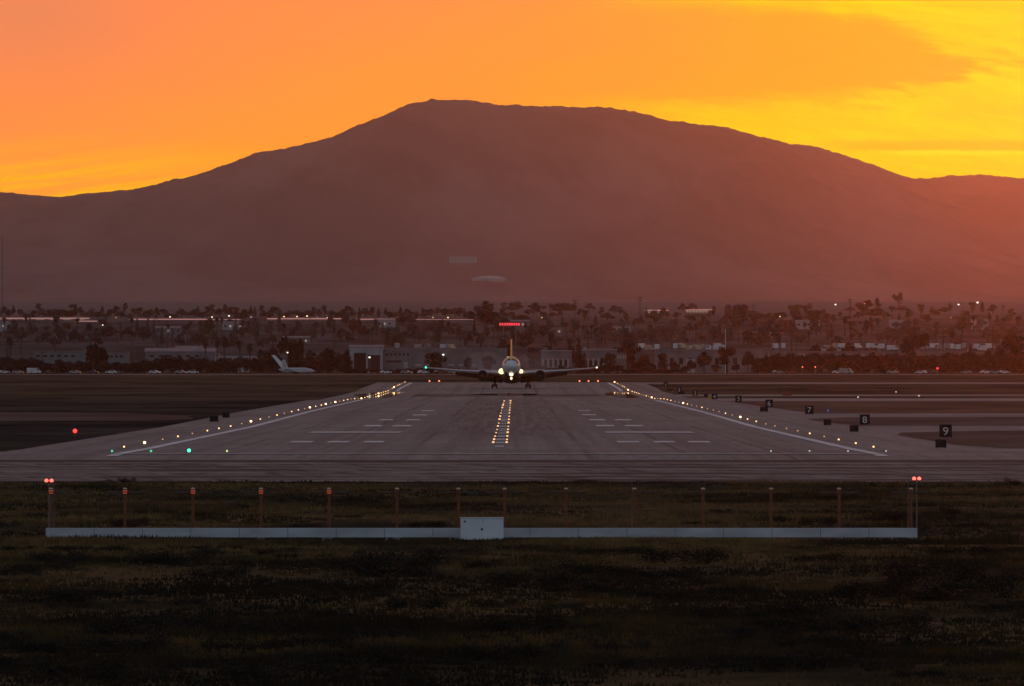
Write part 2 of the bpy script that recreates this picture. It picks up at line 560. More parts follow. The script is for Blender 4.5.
# ------------------------------------------------------------------ terrain
def build_ground():
    ys = sorted(set(PD + list(range(6500, 11000, 150))))
    xs = [-7500, -3000, -1200, -500, -200, 0, 200, 500, 1200, 3000, 7500]
    vs = [(x, y, g(y)) for y in ys for x in xs]
    n = len(xs)
    fs = [(j * n + i, j * n + i + 1, (j + 1) * n + i + 1, (j + 1) * n + i) for j in range(len(ys) - 1) for i in range(n - 1)]
    tag(MB().add(vs, fs).build('ground', M['grass']), kind='structure')


SKYLINE = [(-9000, 330), (-5000, 300), (-2500, 262), (-1200, 238), (-500, 218), (-200, 203), (0, 192), (30, 195), (60, 197), (95, 193), (140, 189), (175, 180), (195, 176), (225, 166), (262, 152),
           (285, 149), (330, 138), (352, 128), (385, 115), (405, 106), (432, 100), (470, 100), (495, 105), (560, 107), (610, 108),
           (640, 113), (670, 121), (700, 125), (725, 127), (760, 137), (790, 145), (812, 146), (850, 158), (880, 170), (905, 178),
           (925, 179), (950, 176), (980, 175), (1024, 179), (1150, 190), (1400, 205), (2000, 235), (3500, 270), (6000, 310), (9000, 330)]
RIDGE_D, FOOT_D = 25000.0, 15000.0


def plain(d):
    """the valley floor rising gently to the foot of the hill"""
    return CAMZ + (HY - float(np.interp(d, [9900, 11000, 15000, 26000], [303.5, 301.8, 300.2, 298.0]))) * d / F


def build_hills():
    sx = [p[0] for p in SKYLINE]
    sy = [p[1] for p in SKYLINE]
    pxs = np.concatenate([np.linspace(-3900, -300, 60), np.linspace(-290, 1310, 801), np.linspace(1320, 4900, 60)])
    ds = np.concatenate([np.linspace(10800, FOOT_D - 100, 8), np.linspace(FOOT_D, 24000, 60), np.linspace(24050, RIDGE_D, 16), np.linspace(25200, 27500, 10)])
    nx = len(pxs)
    vs = []
    for d in ds:
        t = (d - FOOT_D) / (RIDGE_D - FOOT_D)
        for px in pxs:
            top = CAMZ + (HY - float(np.interp(px, sx, sy))) * RIDGE_D / F
            x = (px - VX) * RIDGE_D / F
            if t <= 0:
                h = plain(d) - (3.0 if d < 10950 else 0.0)
            elif t <= 1:
                base = plain(FOOT_D)
                e = t * t * (3 - 2 * t) * 0.55 + 0.45 * t ** 1.5
                h = base * (1 - e) + top * e
                # spurs and gullies running down the slope
                am = 34.0 * math.sin(math.pi * min(t, 1)) ** 0.9 * (1 - t * 0.5)
                q = mnoise.fractal(Vector((x * 0.0042 + d * 0.0006, d * 0.00025, 3.1)), 1.0, 2.1, 5)
                h += am * q
            else:
                h = top - (d - RIDGE_D) * 0.16
            # scrub on the crest
            if t > 0.9:
                n1 = mnoise.fractal(Vector((x * 0.055, d * 0.004, 7.7)), 0.6, 2.0, 4)
                h += min(3.0, 3.2 * max(0.0, n1 + 0.1)) * (1.0 if px > 140 else 0.6)
            vs.append((x, d, h))
    fs = []
    for j in range(len(ds) - 1):
        for i in range(nx - 1):
            a = j * nx + i
            fs.append((a, a + 1, a + nx + 1, a + nx))
    o = MB().add(vs, fs).build('hills', M['hill'], smooth=True)
    tag(o, kind='structure')


build_ground()
build_hills()

# ------------------------------------------------------------------ paving
THR, END = 1060.0, 4085.0
sheet('runway', (RC - 41, RC + 41), 1015, 4130, M['runway'], 0.05)
# glossy sheets added to mimic a mirage; dark patched band in the dip
def lens(xa, xb, d0, d1):
    """rounded outline of an added mirage sheet"""
    def ol(d):
        u = (d - d0) / (d1 - d0)
        k = math.sqrt(max(0.0, 1 - (2 * u - 1) ** 2)) * (1 + 0.12 * math.sin(u * 17)) * 0.5
        c = (xa + xb) / 2 + 0.08 * (xb - xa) * math.sin(u * 9)
        return c - k * (xb - xa), c + k * (xb - xa)
    sheet('mirage_sheet', ol, d0, d1, M['mirage'], 0.08)


lens(RC - 37, RC - 26.5, 3000, 3550)
lens(RC + 24, RC + 31, 3020, 3500)
lens(RC - 8.5, RC + 7.5, 3170, 3400)
sheet('asphalt_patch', (RC - 23, RC - 4.5), 3120, 3330, M['patch'], 0.08)
sheet('asphalt_patch', (RC + 3.5, RC + 22), 3120, 3330, M['patch'], 0.08)
sheet('blast_pad', (RC - 90, RC + 120), 874, 1015, M['blast'], 0.04)
sheet('apron', (RC + 41, 620), 1015, dist_of(398.4), M['taxi'], 0.03)


def taxi(y0, y1, x0, x1, lift=0.03, mat='taxi'):
    sheet('taxiway', (x0, x1), dist_of(y0), dist_of(y1), M[mat], lift)


def island(name, rows, mat):
    """patch of ground given by (picture row, left, right) where it lies on the apron"""
    pts = sorted((dist_of(y), a, b) for y, a, b in rows)
    dd = [q[0] for q in pts]

    def ol(d):
        return tuple(px2m(float(np.interp(d, dd, [q[k] for q in pts])) - VX, d) for k in (1, 2))
    sheet(name, ol, dd[0], dd[-1], M[mat], 0.07)


island('dirt_island', [(448.6, 1005, 1300), (446, 962, 1300), (440, 926, 1300), (436.5, 903, 1300), (434.6, 894, 1300), (432.4, 905, 1300), (431.2, 990, 1300)], 'dirt_dark')
island('dirt_island', [(426, 858, 1300), (424, 838, 1300), (421, 812, 1300), (418.6, 806, 1300), (417.4, 850, 1300)], 'dirt_dark')
island('dirt_island', [(413.6, 812, 1300), (411, 792, 1300), (407, 764, 1300), (403.5, 742, 1300), (401.6, 728, 1300)], 'dirt_brown')
sheet('taxi_line', (RC + 41, 620), dist_of(452.6), dist_of(450.2), M['taxi_pale'], 0.06)
sheet('taxi_line', (RC + 60, 620), dist_of(415.6), dist_of(414.3), M['taxi_pale'], 0.075)
sheet('taxi_line', (RC + 60, 620), dist_of(430.2), dist_of(427.4), M['taxi_pale'], 0.065)
sheet('taxi_line', (RC + 44, 620), dist_of(400.8), dist_of(399.4), M['taxi_pale'], 0.065)
taxi(396.4, 394.6, RC + 41, 900)
taxi(384.2, 382.4, RC + 41, 1200)
taxi(463.0, 452.0, -300, RC - 41)
island('dirt_island', [(421.5, -300, 150), (420, -300, 196), (416, -300, 185), (413.5, -300, 120), (412.5, -300, 30)], 'dirt_grey')
sheet('road', (-1500, 1500), 5550, 5720, M['taxi'], 0.03)

# painted markings, each lifted clear of the concrete
mk = MB()


def paint(px0, px1, row, length, mb=None, d=None):
    d = dist_of(row) if d is None else d
    x0, x1 = px2m(px0 - VX, d), px2m(px1 - VX, d)
    d0, d1 = d - length / 2, d + length / 2
    ks = sorted([d0, d1] + [q for q in PD if d0 < q < d1])
    vs = []
    for q in ks:
        vs += [(x0, q, g(q) + 0.09), (x1, q, g(q) + 0.09)]
    (mb or mk).add(vs, [(2 * i, 2 * i + 1, 2 * i + 3, 2 * i + 2) for i in range(len(ks) - 1)])


for a, b in ((291, 313), (328, 349), (364, 384), (617, 639), (654, 675), (688, 710)):
    paint(a, b, 442.6, 23)
for a, b, y in ((365, 382, 426.5), (393, 411, 426.5), (596, 614, 426.3), (625, 642.5, 426.3), (379, 393, 420.5), (406, 420, 420.5),
                (589, 605, 420.4), (615, 631, 420.4), (413, 427, 415.5), (582, 596, 415.3), (421.5, 434, 411.2), (578, 590, 411.0)):
    paint(a, b, y, 30)
tag(mk.build('runway_marking', M['marking']), kind='structure')
mk2 = MB()
paint(310, 401, 433, 46, mk2)
paint(605, 693, 433, 46, mk2)
tag(mk2.build('runway_marking', M['marking_worn']), kind='structure')


def long_line(xc, w, d0, d1, mat, dash=None):
    mb = MB()
    spans = [(d0, d1)] if dash is None else [(q, min(q + dash[0], d1)) for q in np.arange(d0, d1, dash[0] + dash[1])]
    for a, b in spans:
        ks = sorted([a, b] + [q for q in PD if a < q < b])
        vs = []
        for q in ks:
            vs += [(xc - w / 2, q, g(q) + 0.09), (xc + w / 2, q, g(q) + 0.09)]
        mb.add(vs, [(2 * i, 2 * i + 1, 2 * i + 3, 2 * i + 2) for i in range(len(ks) - 1)])
    tag(mb.build('runway_marking', mat), kind='structure')


for s in (-1, 1):
    long_line(RC + s * 30.2, 0.95, 1040, 2895, M['marking'])
    long_line(RC + s * 30.2, 0.95, 3565, 4080, M['marking'])
long_line(RC, 0.8, 1165, 2890, M['marking_worn'], (36.5, 24.5))
mb = MB()
mb.add([(RC - 30.6, THR - 4, g(THR - 4) + 0.1), (RC + 30.6, THR - 4, g(THR - 4) + 0.1), (RC + 30.6, THR, g(THR) + 0.1), (RC - 30.6, THR, g(THR) + 0.1)], [(0, 1, 2, 3)])
tag(mb.build('runway_marking', M['marking_worn']), kind='structure')


# ------------------------------------------------------------------ weeds and scrub
def build_grass():
    n = 60000
    u = RNG.random(n)
    d = 330 * (876 / 330) ** (u ** 0.9)
    half = d * 0.054 + 3
    x = (RNG.random(n) * 2 - 1) * half
    n2 = 5000                                # taller weeds along the foot of the walkway
    d = np.concatenate([d, 632 + 8.5 * RNG.random(n2)])
    x = np.concatenate([x, (RNG.random(n2) * 2 - 1) * 24])
    z = np.interp(d, PD, PZ) + CAMZ
    dens = np.array([mnoise.noise(Vector((a * 0.08, b * 0.03, 1.0))) for a, b in zip(x, d)])
    keep = dens > RNG.random(len(d)) * 1.2 - 0.75
    x, d, z, dens = x[keep], d[keep], z[keep], dens[keep]
    m = len(x)
    B = 7
    vs = np.zeros((m, B, 3, 3))
    h = (0.06 + 0.16 * RNG.random((m, B))) * (0.8 + 0.7 * np.clip(dens, 0, 1))[:, None] * np.where((d > 632) & (d < 641), 1.0 + 0.9 * RNG.random(m), 1.0)[:, None]
    a = RNG.random((m, B)) * 2 * math.pi
    r = 0.28 * RNG.random((m, B))
    bx, by = x[:, None] + r * np.cos(a) * 1.6, d[:, None] + r * np.sin(a) * 1.6
    w = 0.03 + 0.05 * RNG.random((m, B))
    fa = RNG.random((m, B)) * math.pi
    vs[:, :, 0, 0], vs[:, :, 0, 1] = bx - w * np.cos(fa), by - w * np.sin(fa)
    vs[:, :, 1, 0], vs[:, :, 1, 1] = bx + w * np.cos(fa), by + w * np.sin(fa)
    vs[:, :, 0, 2] = vs[:, :, 1, 2] = z[:, None] - 0.02
    vs[:, :, 2, 0] = bx + h * 0.6 * (RNG.random((m, B)) - 0.5)
    vs[:, :, 2, 1] = by + h * 0.6 * (RNG.random((m, B)) - 0.5)
    vs[:, :, 2, 2] = z[:, None] + h
    V = vs.reshape(-1, 3)
    nt = len(V) // 3
    me = bpy.data.meshes.new('grass')
    me.vertices.add(len(V))
    me.vertices.foreach_set('co', V.ravel())
    me.loops.add(len(V))
    me.loops.foreach_set('vertex_index', np.arange(len(V), dtype=np.int32))
    me.polygons.add(nt)
    me.polygons.foreach_set('loop_start', np.arange(0, len(V), 3, dtype=np.int32))
    me.polygons.foreach_set('loop_total', np.full(nt, 3, dtype=np.int32))
    me.materials.append(M['blades'])
    me.update()
    o = bpy.data.objects.new('grass', me)
    col.objects.link(o)
    tag(o, 'dry tufted weeds covering the dim field around the antenna row', 'grass', kind='stuff')


build_grass()


def leaf_cloud(lobes, count, size, flat=0.6):
    """many small leaf faces through the volume of several lobes -> verts, faces"""
    vs, fs = [], []
    wts = np.array([l[3] * l[4] * l[5] for l in lobes])
    wts = wts / wts.sum()
    pick = RNG.choice(len(lobes), count, p=wts)
    for k in pick:
        cx, cy, cz, rx, ry, rz = lobes[k]
        v = RNG.normal(size=3)
        v /= np.linalg.norm(v)
        rad = RNG.random() ** 0.45
        p = np.array((cx + v[0] * rx * rad, cy + v[1] * ry * rad, cz + v[2] * rz * rad))
        s = size * (0.6 + 0.8 * RNG.random())
        a = RNG.normal(size=3)
        a /= np.linalg.norm(a)
        b = np.cross(a, RNG.normal(size=3))
        b /= np.linalg.norm(b)
        o = len(vs)
        vs += [tuple(p - a * s * 0.5), tuple(p + b * s * flat * 0.5), tuple(p + a * s * 0.5), tuple(p - b * s * flat * 0.5)]
        fs.append((o, o + 1, o + 2, o + 3))
    return vs, fs


def tree_kind(name, label, form, seed, leaf='leaf'):
    """unit tree 10 m tall"""
    rs = random.Random(seed)
    root = thing(name, label, 'tree')
    tr, lobes = MB(), []
    if form == 'round':
        H = 10
        tr.tube((0, 0, -0.5), (rs.uniform(-.3, .3), 0, 3.6), 0.38, 0.26)
        for _ in range(5):
            a = rs.uniform(0, 6.28)
            tr.tube((0, 0, 3.0), (2.2 * math.cos(a), 2.2 * math.sin(a), 6 + rs.uniform(-1, 1)), 0.2, 0.06, 6)
        for _ in range(9):
            a, q = rs.uniform(0, 6.28), rs.uniform(0.4, 3.2)
            s = rs.uniform(1.2, 2.1)
            lobes.append((q * math.cos(a), q * math.sin(a), rs.uniform(3.0, 8.0), s, s, s * 0.85))
        lobes.append((0, 0, 7.6, 2.0, 2.0, 2.0))
        cnt, size = 1300, 0.95
    elif form == 'spread':
        tr.tube((0, 0, -0.5), (0.5, 0, 4.6), 0.4, 0.28)
        for _ in range(6):
            a = rs.uniform(0, 6.28)
            tr.tube((0.4, 0, 4.2), (3.3 * math.cos(a), 3.3 * math.sin(a), 7.5 + rs.uniform(-1, 1)), 0.22, 0.06, 6)
        for _ in range(10):
            a, q = rs.uniform(0, 6.28), rs.uniform(1.0, 4.4)
            s = rs.uniform(1.3, 2.0)
            lobes.append((q * math.cos(a), q * math.sin(a), rs.uniform(5.6, 8.5), s * 1.2, s * 1.2, s * 0.7))
        cnt, size = 1300, 0.95
    elif form == 'tall':
        tr.tube((0, 0, -0.5), (0.2, 0, 8.5), 0.24, 0.08)
        for _ in range(8):
            z = rs.uniform(2.5, 9)
            a = rs.uniform(0, 6.28)
            s = rs.uniform(0.7, 1.2)
            lobes.append((0.8 * math.cos(a), 0.8 * math.sin(a), z, s, s, s * 1.2))
            tr.tube((0, 0, z - 1), (0.8 * math.cos(a), 0.8 * math.sin(a), z), 0.1, 0.04, 5)
        cnt, size = 800, 0.8
    elif form == 'cypress':
        tr.tube((0, 0, -0.3), (0, 0, 6), 0.2, 0.08)
        for k in range(9):
            z = 1.2 + k
            w = 1.15 * (1 - abs(z - 3.5) / 7.5) + 0.1
            lobes.append((rs.uniform(-.15, .15), rs.uniform(-.15, .15), z, w, w, 1.0))
        cnt, size = 800, 0.7
    elif form == 'hedge':
        tr.tube((0, 0, -0.3), (0, 0, 4), 0.3, 0.15)
        for _ in range(12):
            lobes.append((rs.uniform(-5, 5), rs.uniform(-1.5, 1.5), rs.uniform(1.5, 8.0), 2.2, 1.8, 2.0))
        cnt, size = 1700, 1.0
    vs, fs = leaf_cloud(lobes, cnt, size)
    tr.build('trunk', M['bark'], root)
    MB().add(vs, fs).build('crown', M[leaf], root)
    return Kind(root)


def palm_kind(label, seed):
    rs = random.Random(seed)
    root = thing('palm_tree', label, 'palm tree')
    MB().tube((0, 0, -0.5), (0.12, 0, 8.4), 0.30, 0.2).build('trunk', M['bark'], root)
    mb = MB()
    for k in range(34):
        a = rs.uniform(0, 6.28)
        el = rs.uniform(-1.2, 1.3)
        L = rs.uniform(1.5, 2.1)
        pts = []
        for q in range(5):
            t = q / 4
            e = el - t * 0.9
            pts.append(Vector((math.cos(a) * L * t * math.cos(e * .7), math.sin(a) * L * t * math.cos(e * .7), 8.4 + L * t * math.sin(e))))
        side = Vector((-math.sin(a), math.cos(a), 0))
        vs = []
        for q, p in enumerate(pts):
            w = (0.06, 0.32, 0.42, 0.3, 0.05)[q]
            vs += [p - side * w, p + side * w]
        mb.add(vs, [(2 * i, 2 * i + 1, 2 * i + 3, 2 * i + 2) for i in range(4)])
    mb.build('crown', M['palm_leaf'], root)
    sk = MB()
    for k in range(18):
        a = rs.uniform(0, 6.28)
        z = rs.uniform(6.7, 8.2)
        w = 0.2
        p = Vector((0.3 * math.cos(a), 0.3 * math.sin(a), z))
        e = p + Vector((0.45 * math.cos(a), 0.45 * math.sin(a), -0.9))
        s = Vector((-math.sin(a), math.cos(a), 0)) * w
        sk.add([p - s, p + s, e + s, e - s], [(0, 1, 2, 3)])
    sk.build('dead_fronds', M['bark'], root)
    return Kind(root)


TREES = {'round': [tree_kind('broad_tree', 'dark round tree', 'round', s) for s in (1, 2, 3)],
         'spread': [tree_kind('spreading_tree', 'dark spreading tree', 'spread', s) for s in (4, 5)],
         'tall': [tree_kind('tall_tree', 'thin tall tree', 'tall', s) for s in (6, 7)],
         'cypress': [tree_kind('cypress_tree', 'narrow cypress', 'cypress', s) for s in (8,)],
         'hedge': [tree_kind('tree_clump', 'dense dark tree clump', 'hedge', s) for s in (9, 10)],
         'palm': [palm_kind('fan palm', s) for s in (11, 12)]}
HAZE_PALE = {'round': [tree_kind('broad_tree', 'haze-paled round tree', 'round', s, 'haze_pale_leaf') for s in (31, 32, 33)],
         'spread': [tree_kind('spreading_tree', 'haze-paled spreading tree', 'spread', s, 'haze_pale_leaf') for s in (34, 35)],
         'tall': [tree_kind('tall_tree', 'haze-paled thin tree', 'tall', s, 'haze_pale_leaf') for s in (36, 37)],
         'cypress': [tree_kind('cypress_tree', 'haze-paled cypress', 'cypress', s, 'haze_pale_leaf') for s in (38, 39)],
         'hedge': [tree_kind('tree_clump', 'haze-paled tree clump', 'hedge', s, 'haze_pale_leaf') for s in (40, 41)],
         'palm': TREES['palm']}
NATW = {'round': 8.6, 'spread': 10.5, 'tall': 3.3, 'cypress': 2.6, 'hedge': 13.5, 'palm': 3.9}


def plant(form, px, ytop, wpx, d, label, group=None):
    p = at(px, d)
    h = max(zrow(ytop, d) - p.z, 2.0)
    k = random.choice((TREES if d < 6700 else HAZE_PALE)[form])  # distant trees take the leaf with haze painted in
    sz = h / 10.0
    sx = px2m(wpx, d) / NATW[form]
    k.put(p, random.uniform(-0.5, 0.5) if form == 'hedge' else random.uniform(0, 6.28), label, group, (sx, sx, sz))


# single trees that stand out
plant('round', 93, 342, 30, 6050, 'big round dark tree rising over its neighbours behind the parked cars')
plant('hedge', 289, 334, 30, 6060, 'tall dense dark tree clump just behind the parked white jet')
plant('hedge', 268, 343, 26, 6100, 'lower dark tree clump between the palms and the parked white jet')
plant('hedge', 322, 345, 36, 6080, 'wide dark tree clump against the white hangar front')
plant('hedge', 343, 347, 18, 6110, 'small dark tree clump touching the white hangar corner')
plant('round', 435, 351, 26, 5960, 'rounded bush tree in front of the long grey building beside the hangar')
plant('round', 469, 356, 11, 5960, 'small round bush in front of the long grey building')
plant('round', 489, 355, 17, 5960, 'low round bush just beside the airliner engine')
plant('round', 503, 337, 17, 6500, 'dark tree right behind the tail fin of the airliner')
plant('hedge', 540, 341, 34, 6330, 'dark flat topped trees behind the pillared white building')
plant('hedge', 566, 342, 22, 6340, 'dark trees between the two pillared pale buildings')
plant('palm', 551, 327.5, 9, 6420, 'lone fan palm standing above the pillared white building')
plant('cypress', 579, 337, 9, 6000, 'narrow pointed cypress between the two pillared buildings')
plant('cypress', 584, 352, 7, 5990, 'short pointed tree at the foot of the cypress')
plant('round', 609, 352, 18, 5990, 'squat dark tree in front of the flat roofed pale building')
plant('round', 628, 338, 32, 6180, 'broad dark tree mass beyond the wing tip light')
plant('hedge', 640, 352, 26, 6020, 'dense dark shrubs beyond the broad tree at the wing tip')
plant('tall', 663, 351, 10, 5990, 'slim dark tree in front of the white vans')
plant('round', 704, 350, 16, 5980, 'dark tree at the corner of the pale warehouse')
plant('tall', 727, 344, 17, 5985, 'tallest dark tree in front of the pale warehouse')
plant('round', 748, 350, 14, 5980, 'third dark tree along the pale warehouse front')
plant('spread', 911, 332, 32, 6080, 'big spreading dark tree with flat crown above the white vans')
plant('round', 911, 350, 24, 6070, 'dense low tree under the big spreading crown')
plant('cypress', 970, 344, 9, 6100, 'pointed dark conifer in front of the row of white vans')
plant('round', 1012, 333, 30, 6150, 'tall dark tree where the vans end by the pole')
plant('hedge', 996, 343, 26, 6140, 'dense dark tree clump at the end of the van row')
plant('round', 850, 341, 24, 6350, 'rounded dark tree above the warehouse roofs')
plant('hedge', 820, 343, 30, 6330, 'low dark trees above the pale vans and near the red lamps')
plant('tall', 865, 341, 8, 6330, 'slim dark tree beside the rounded one above the roofs')
for k, (px, yt, lb) in enumerate(((205.5, 332.5, 'fan palm standing alone before the pair of palms'), (217, 333, 'fan palm, shorter of the touching pair'), (224, 332, 'fan palm, taller of the touching pair'),
                                  (240, 336, 'lower fan palm between the pair and the last palm'), (250, 341, 'lowest fan palm beside the dark tree clump'), (10.5, 332, 'fan palm beside the tall utility pole at the field edge'))):
    plant('palm', px, yt, 9.5, 6070, lb)
# long dark rows behind the airfield
row = 'dark trees in the row behind the parked cars'
for px in list(range(-30, 70, 11)) + list(range(108, 352, 13)):
    f = random.choice(['round', 'hedge', 'hedge', 'round', 'tall'])
    yt = random.uniform(353, 361) + (4 if 36 < px < 84 or 118 < px < 165 else 0)
    plant(f, px + random.uniform(-4, 4), yt, {'round': 16, 'hedge': 26, 'tall': 9}[f], 6000 + random.uniform(-60, 60), 'low dark tree in the dense row behind the parked cars', row)
row2 = 'dark trees in the row beyond the taxiways'
for px in range(764, 1040, 10):
    f = random.choice(['round', 'hedge', 'hedge', 'round'])
    plant(f, px + random.uniform(-4, 4), random.uniform(350.5, 357), {'round': 18, 'hedge': 28}[f], 6000 + random.uniform(-50, 60), 'dark tree in the dense row beyond the taxiways', row2)
for px in (650, 662, 674, 690, 716, 737, 758, 766):
    plant('round', px, random.uniform(358, 365), 12, 5960, 'low shrub in the planting before the pale warehouse', 'shrubs before the pale warehouse')
for px in (532, 545, 560, 592, 604, 622):
    plant('round', px, random.uniform(364, 369), 9, 5950, 'low shrub before the pillared buildings', 'shrubs before the pillared buildings')
for px in range(-20, 352, 12):
    plant('hedge', px + random.uniform(-4, 4), random.uniform(354.5, 359) + (3.5 if 36 < px < 84 or 110 < px < 150 else 0), 30, 6090 + random.uniform(-15, 30), 'low dark tree in the dense row behind the parked cars', row)
for px in range(764, 1044, 11):
    plant('hedge', px + random.uniform(-4, 4), random.uniform(351, 355), 30, 6085 + random.uniform(-15, 30), 'dark tree in the dense row beyond the taxiways', row2)
for px in range(515, 690, 11):
    plant('hedge', px + random.uniform(-3, 3), random.uniform(363, 369), 18, 5945 + random.uniform(-15, 15), 'low dark hedge bush along the airfield edge past the airliner', 'hedge bushes along the airfield edge')
for px in range(350, 480, 11):
    plant('hedge', px + random.uniform(-3, 3), random.uniform(366.5, 370), 18, 5945 + random.uniform(-15, 15), 'low dark hedge bush along the airfield edge before the grey buildings', 'hedge bushes before the grey buildings')
# town trees fading into the haze
mid = 'town trees in the near haze'
px = -20
while px < 1045:
    d = random.uniform(6900, 7900)
    base = HY - (g(d) - CAMZ) * F / d
    f = random.choice(['round', 'hedge', 'round', 'tall', 'palm', 'cypress', 'round', 'palm'])
    hp = random.uniform(10, 19) if f in ('round', 'hedge') else random.uniform(14, 24)
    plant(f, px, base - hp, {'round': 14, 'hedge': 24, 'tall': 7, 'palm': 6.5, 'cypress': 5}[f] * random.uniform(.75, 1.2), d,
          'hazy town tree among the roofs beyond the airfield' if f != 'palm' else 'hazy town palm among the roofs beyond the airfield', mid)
    px += random.uniform(3.2, 7.5)
far = 'distant trees at the foot of the hill'
px = -20
while px < 1045:
    d = random.uniform(8950, 9500) if px < 480 else random.uniform(8200, 9700)
    base = HY - (g(d) - CAMZ) * F / d
    f = random.choice(['round', 'hedge', 'round', 'tall', 'cypress', 'round'])
    hp = random.uniform(4.5, 10) if f in ('round', 'hedge') else random.uniform(6, 13)
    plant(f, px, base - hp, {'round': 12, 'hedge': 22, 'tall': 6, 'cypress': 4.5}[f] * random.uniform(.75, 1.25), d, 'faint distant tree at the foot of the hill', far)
    px += random.uniform(3.2, 7.5)
for px, yt, w, d, f, lb in ((404, 314, 24, 8400, 'round', 'rounded hazy tree mass in front of the thin lit band'), (346, 316, 13, 8400, 'round', 'small hazy tree that breaks the thin lit band'),
                            (486, 300, 20, 8500, 'cypress', 'tall pointed hazy tree beside the red sign'), (493, 311, 24, 8500, 'round', 'hazy round tree at the foot of the pointed one'),
                            (741, 303, 36, 8400, 'round', 'largest hazy tree mass before the glowing slope'), (797, 304, 10, 8300, 'cypress', 'hazy upright cypress beside the two round trees'),
                            (817, 309, 26, 8300, 'round', 'hazy round tree beside the upright cypress'), (727, 302, 8, 8400, 'tall', 'slim hazy tree touching the largest mass'),
                            (898, 292, 11, 9700, 'spread', 'faint tree standing highest at the foot of the glow'), (877, 297, 9, 9700, 'round', 'faint round tree below the highest one'),
                            (230, 319, 12, 8500, 'round', 'hazy round tree at the end of the long lit roof'), (72, 304, 10, 9800, 'round', 'faint lone tree on the dim lower slope'),
                            (535, 322, 20, 8000, 'round', 'hazy round tree beyond the red sign'), (598, 326, 20, 7600, 'round', 'hazy round tree behind the flat roofed pale building'),
                            (104, 318, 12, 8300, 'tall', 'hazy slim tree in the gap of the lit band')):
    plant(f, px, yt, w, d, lb)

# scrub bushes in the foreground field
def bush_kind(seed):
    rs = random.Random(seed)
    root = thing('scrub_bush', 'dark scrub bush', 'bush')
    lobes = [(rs.uniform(-.9, .9), rs.uniform(-.5, .5), rs.uniform(.15, .5), rs.uniform(.3, .6), rs.uniform(.3, .5), rs.uniform(.2, .4)) for _ in range(8)]
    vs, fs = leaf_cloud(lobes, 2200, 0.075, 0.45)
    MB().add(vs, fs).build('foliage', M['scrub'], root)
    st = MB()
    for _ in range(12):
        a = rs.uniform(0, 6.28)
        st.tube((rs.uniform(-.5, .5), rs.uniform(-.2, .2), -0.05), (rs.uniform(-1, 1), rs.uniform(-.4, .4), rs.uniform(.25, .55)), 0.012, 0.004, 4)
    st.build('stem', M['bark'], root)
    return Kind(root)


BUSH = [bush_kind(s) for s in (21, 22, 23, 24)]
for px, py, w, h, lb in ((127, 483, 20, 8, 'dark scrub bush at the edge of the concrete near the red lamp'), (108, 482, 14, 4, 'low flat scrub beside the bush near the red lamp'),
                         (1008, 486, 34, 10, 'dark scrub mound at the edge of the concrete past the antenna row'), (545, 484, 120, 6, 'long dark scrub strip behind the middle antennas')):
    d = dist_of(py)
    BUSH[random.randrange(4)].put(at(px, d, -0.05), 0, lb, None, (px2m(w, d) / 2.4, px2m(w, d) / 2.4, px2m(h, d) / 0.85))
for k in range(165):
    py = random.uniform(541, 684) if k < 140 else random.uniform(494, 530)
    d = dist_of(py)
    px = random.uniform(-10, 1034)
    w = random.uniform(25, 105) * (1 if k < 140 else 0.5)
    h = w * random.uniform(0.14, 0.30)
    if k < 140 and random.random() < 0.93:
        h = max(5.0, min(h, py - 543))
    BUSH[k % 4].put(at(px, d, -0.06), random.uniform(-0.4, 0.4), 'low dark scrub bush in the dim weedy field' if k < 140 else 'small scrub bush in the dry grass behind the white walkway',
                    'scrub bushes in the near field' if k < 140 else 'scrub bushes among the antennas', (px2m(w, d) / 2.4, px2m(w, d) / 2.4, px2m(h, d) / 0.85))

# ------------------------------------------------------------------ antenna row before the runway
AD = 648.0
ant = thing('localizer_antenna', 'antenna', 'antenna')
MB().tube((0, 0, -0.5), (0, 0, 2.22), 0.078, 0.068, 10).build('post', M['orange_paint'], ant)
mb = MB()
mb.tube((-0.98, 0, 2.17), (0.98, 0, 2.17), 0.045, 0.045, 8)
mb.tube((-0.62, 0.5, 2.17), (0.62, 0.5, 2.17), 0.022, 0.022, 8)
mb.tube((-0.45, 1.0, 2.17), (0.45, 1.0, 2.17), 0.022, 0.022, 8)
mb.tube((0, -0.1, 2.17), (0, 1.5, 2.17), 0.035, 0.035, 8)
mb.build('dipole_boom', M['wood_pole'], ant)
hb = MB().rings([(2.06, .085, .085, 0, 0), (2.10, .10, .10, 0, 0), (2.30, .10, .10, 0, 0), (2.33, .09, .09, 0, 0)], 12)
head = hb.build('feed_head', M['orange_paint'], ant)
MB().rings([(2.175, .106, .106, 0, 0), (2.205, .106, .106, 0, 0)], 12).build('reflective_band', M['orange_paint'], head)
MB().rings([(2.33, .10, .10, 0, 0), (2.37, .10, .10, 0, 0), (2.40, .06, .06, 0, 0)], 12).build('cap', M['cap_pale'], ant)
MB().box((0, 0, -0.08), (0.4, 0.4, 0.22)).build('footing', M['grey_wall'], ant)
AK = Kind(ant)
heads = []
for i, px in enumerate((51, 125, 193, 261, 329, 397, 458.5, 504.5, 566, 634.5, 703, 771, 839, 911)):
    lb = {6: 'orange localizer antenna post touching the white equipment box, box on its far side', 7: 'orange localizer antenna post just past the white equipment box, behind the walkway',
          0: 'first orange localizer antenna post at the walkway end under twin red lights', 13: 'last orange localizer antenna post at the walkway end near the whip mast'}.get(i)
    ao = AK.put(at(px, AD, 0.13), 0, lb or 'orange localizer antenna post with dark crossbar behind the white walkway', 'localizer antennas in a row')
    heads.append([q for q in ao.children if q.name.startswith('feed_head')][0])
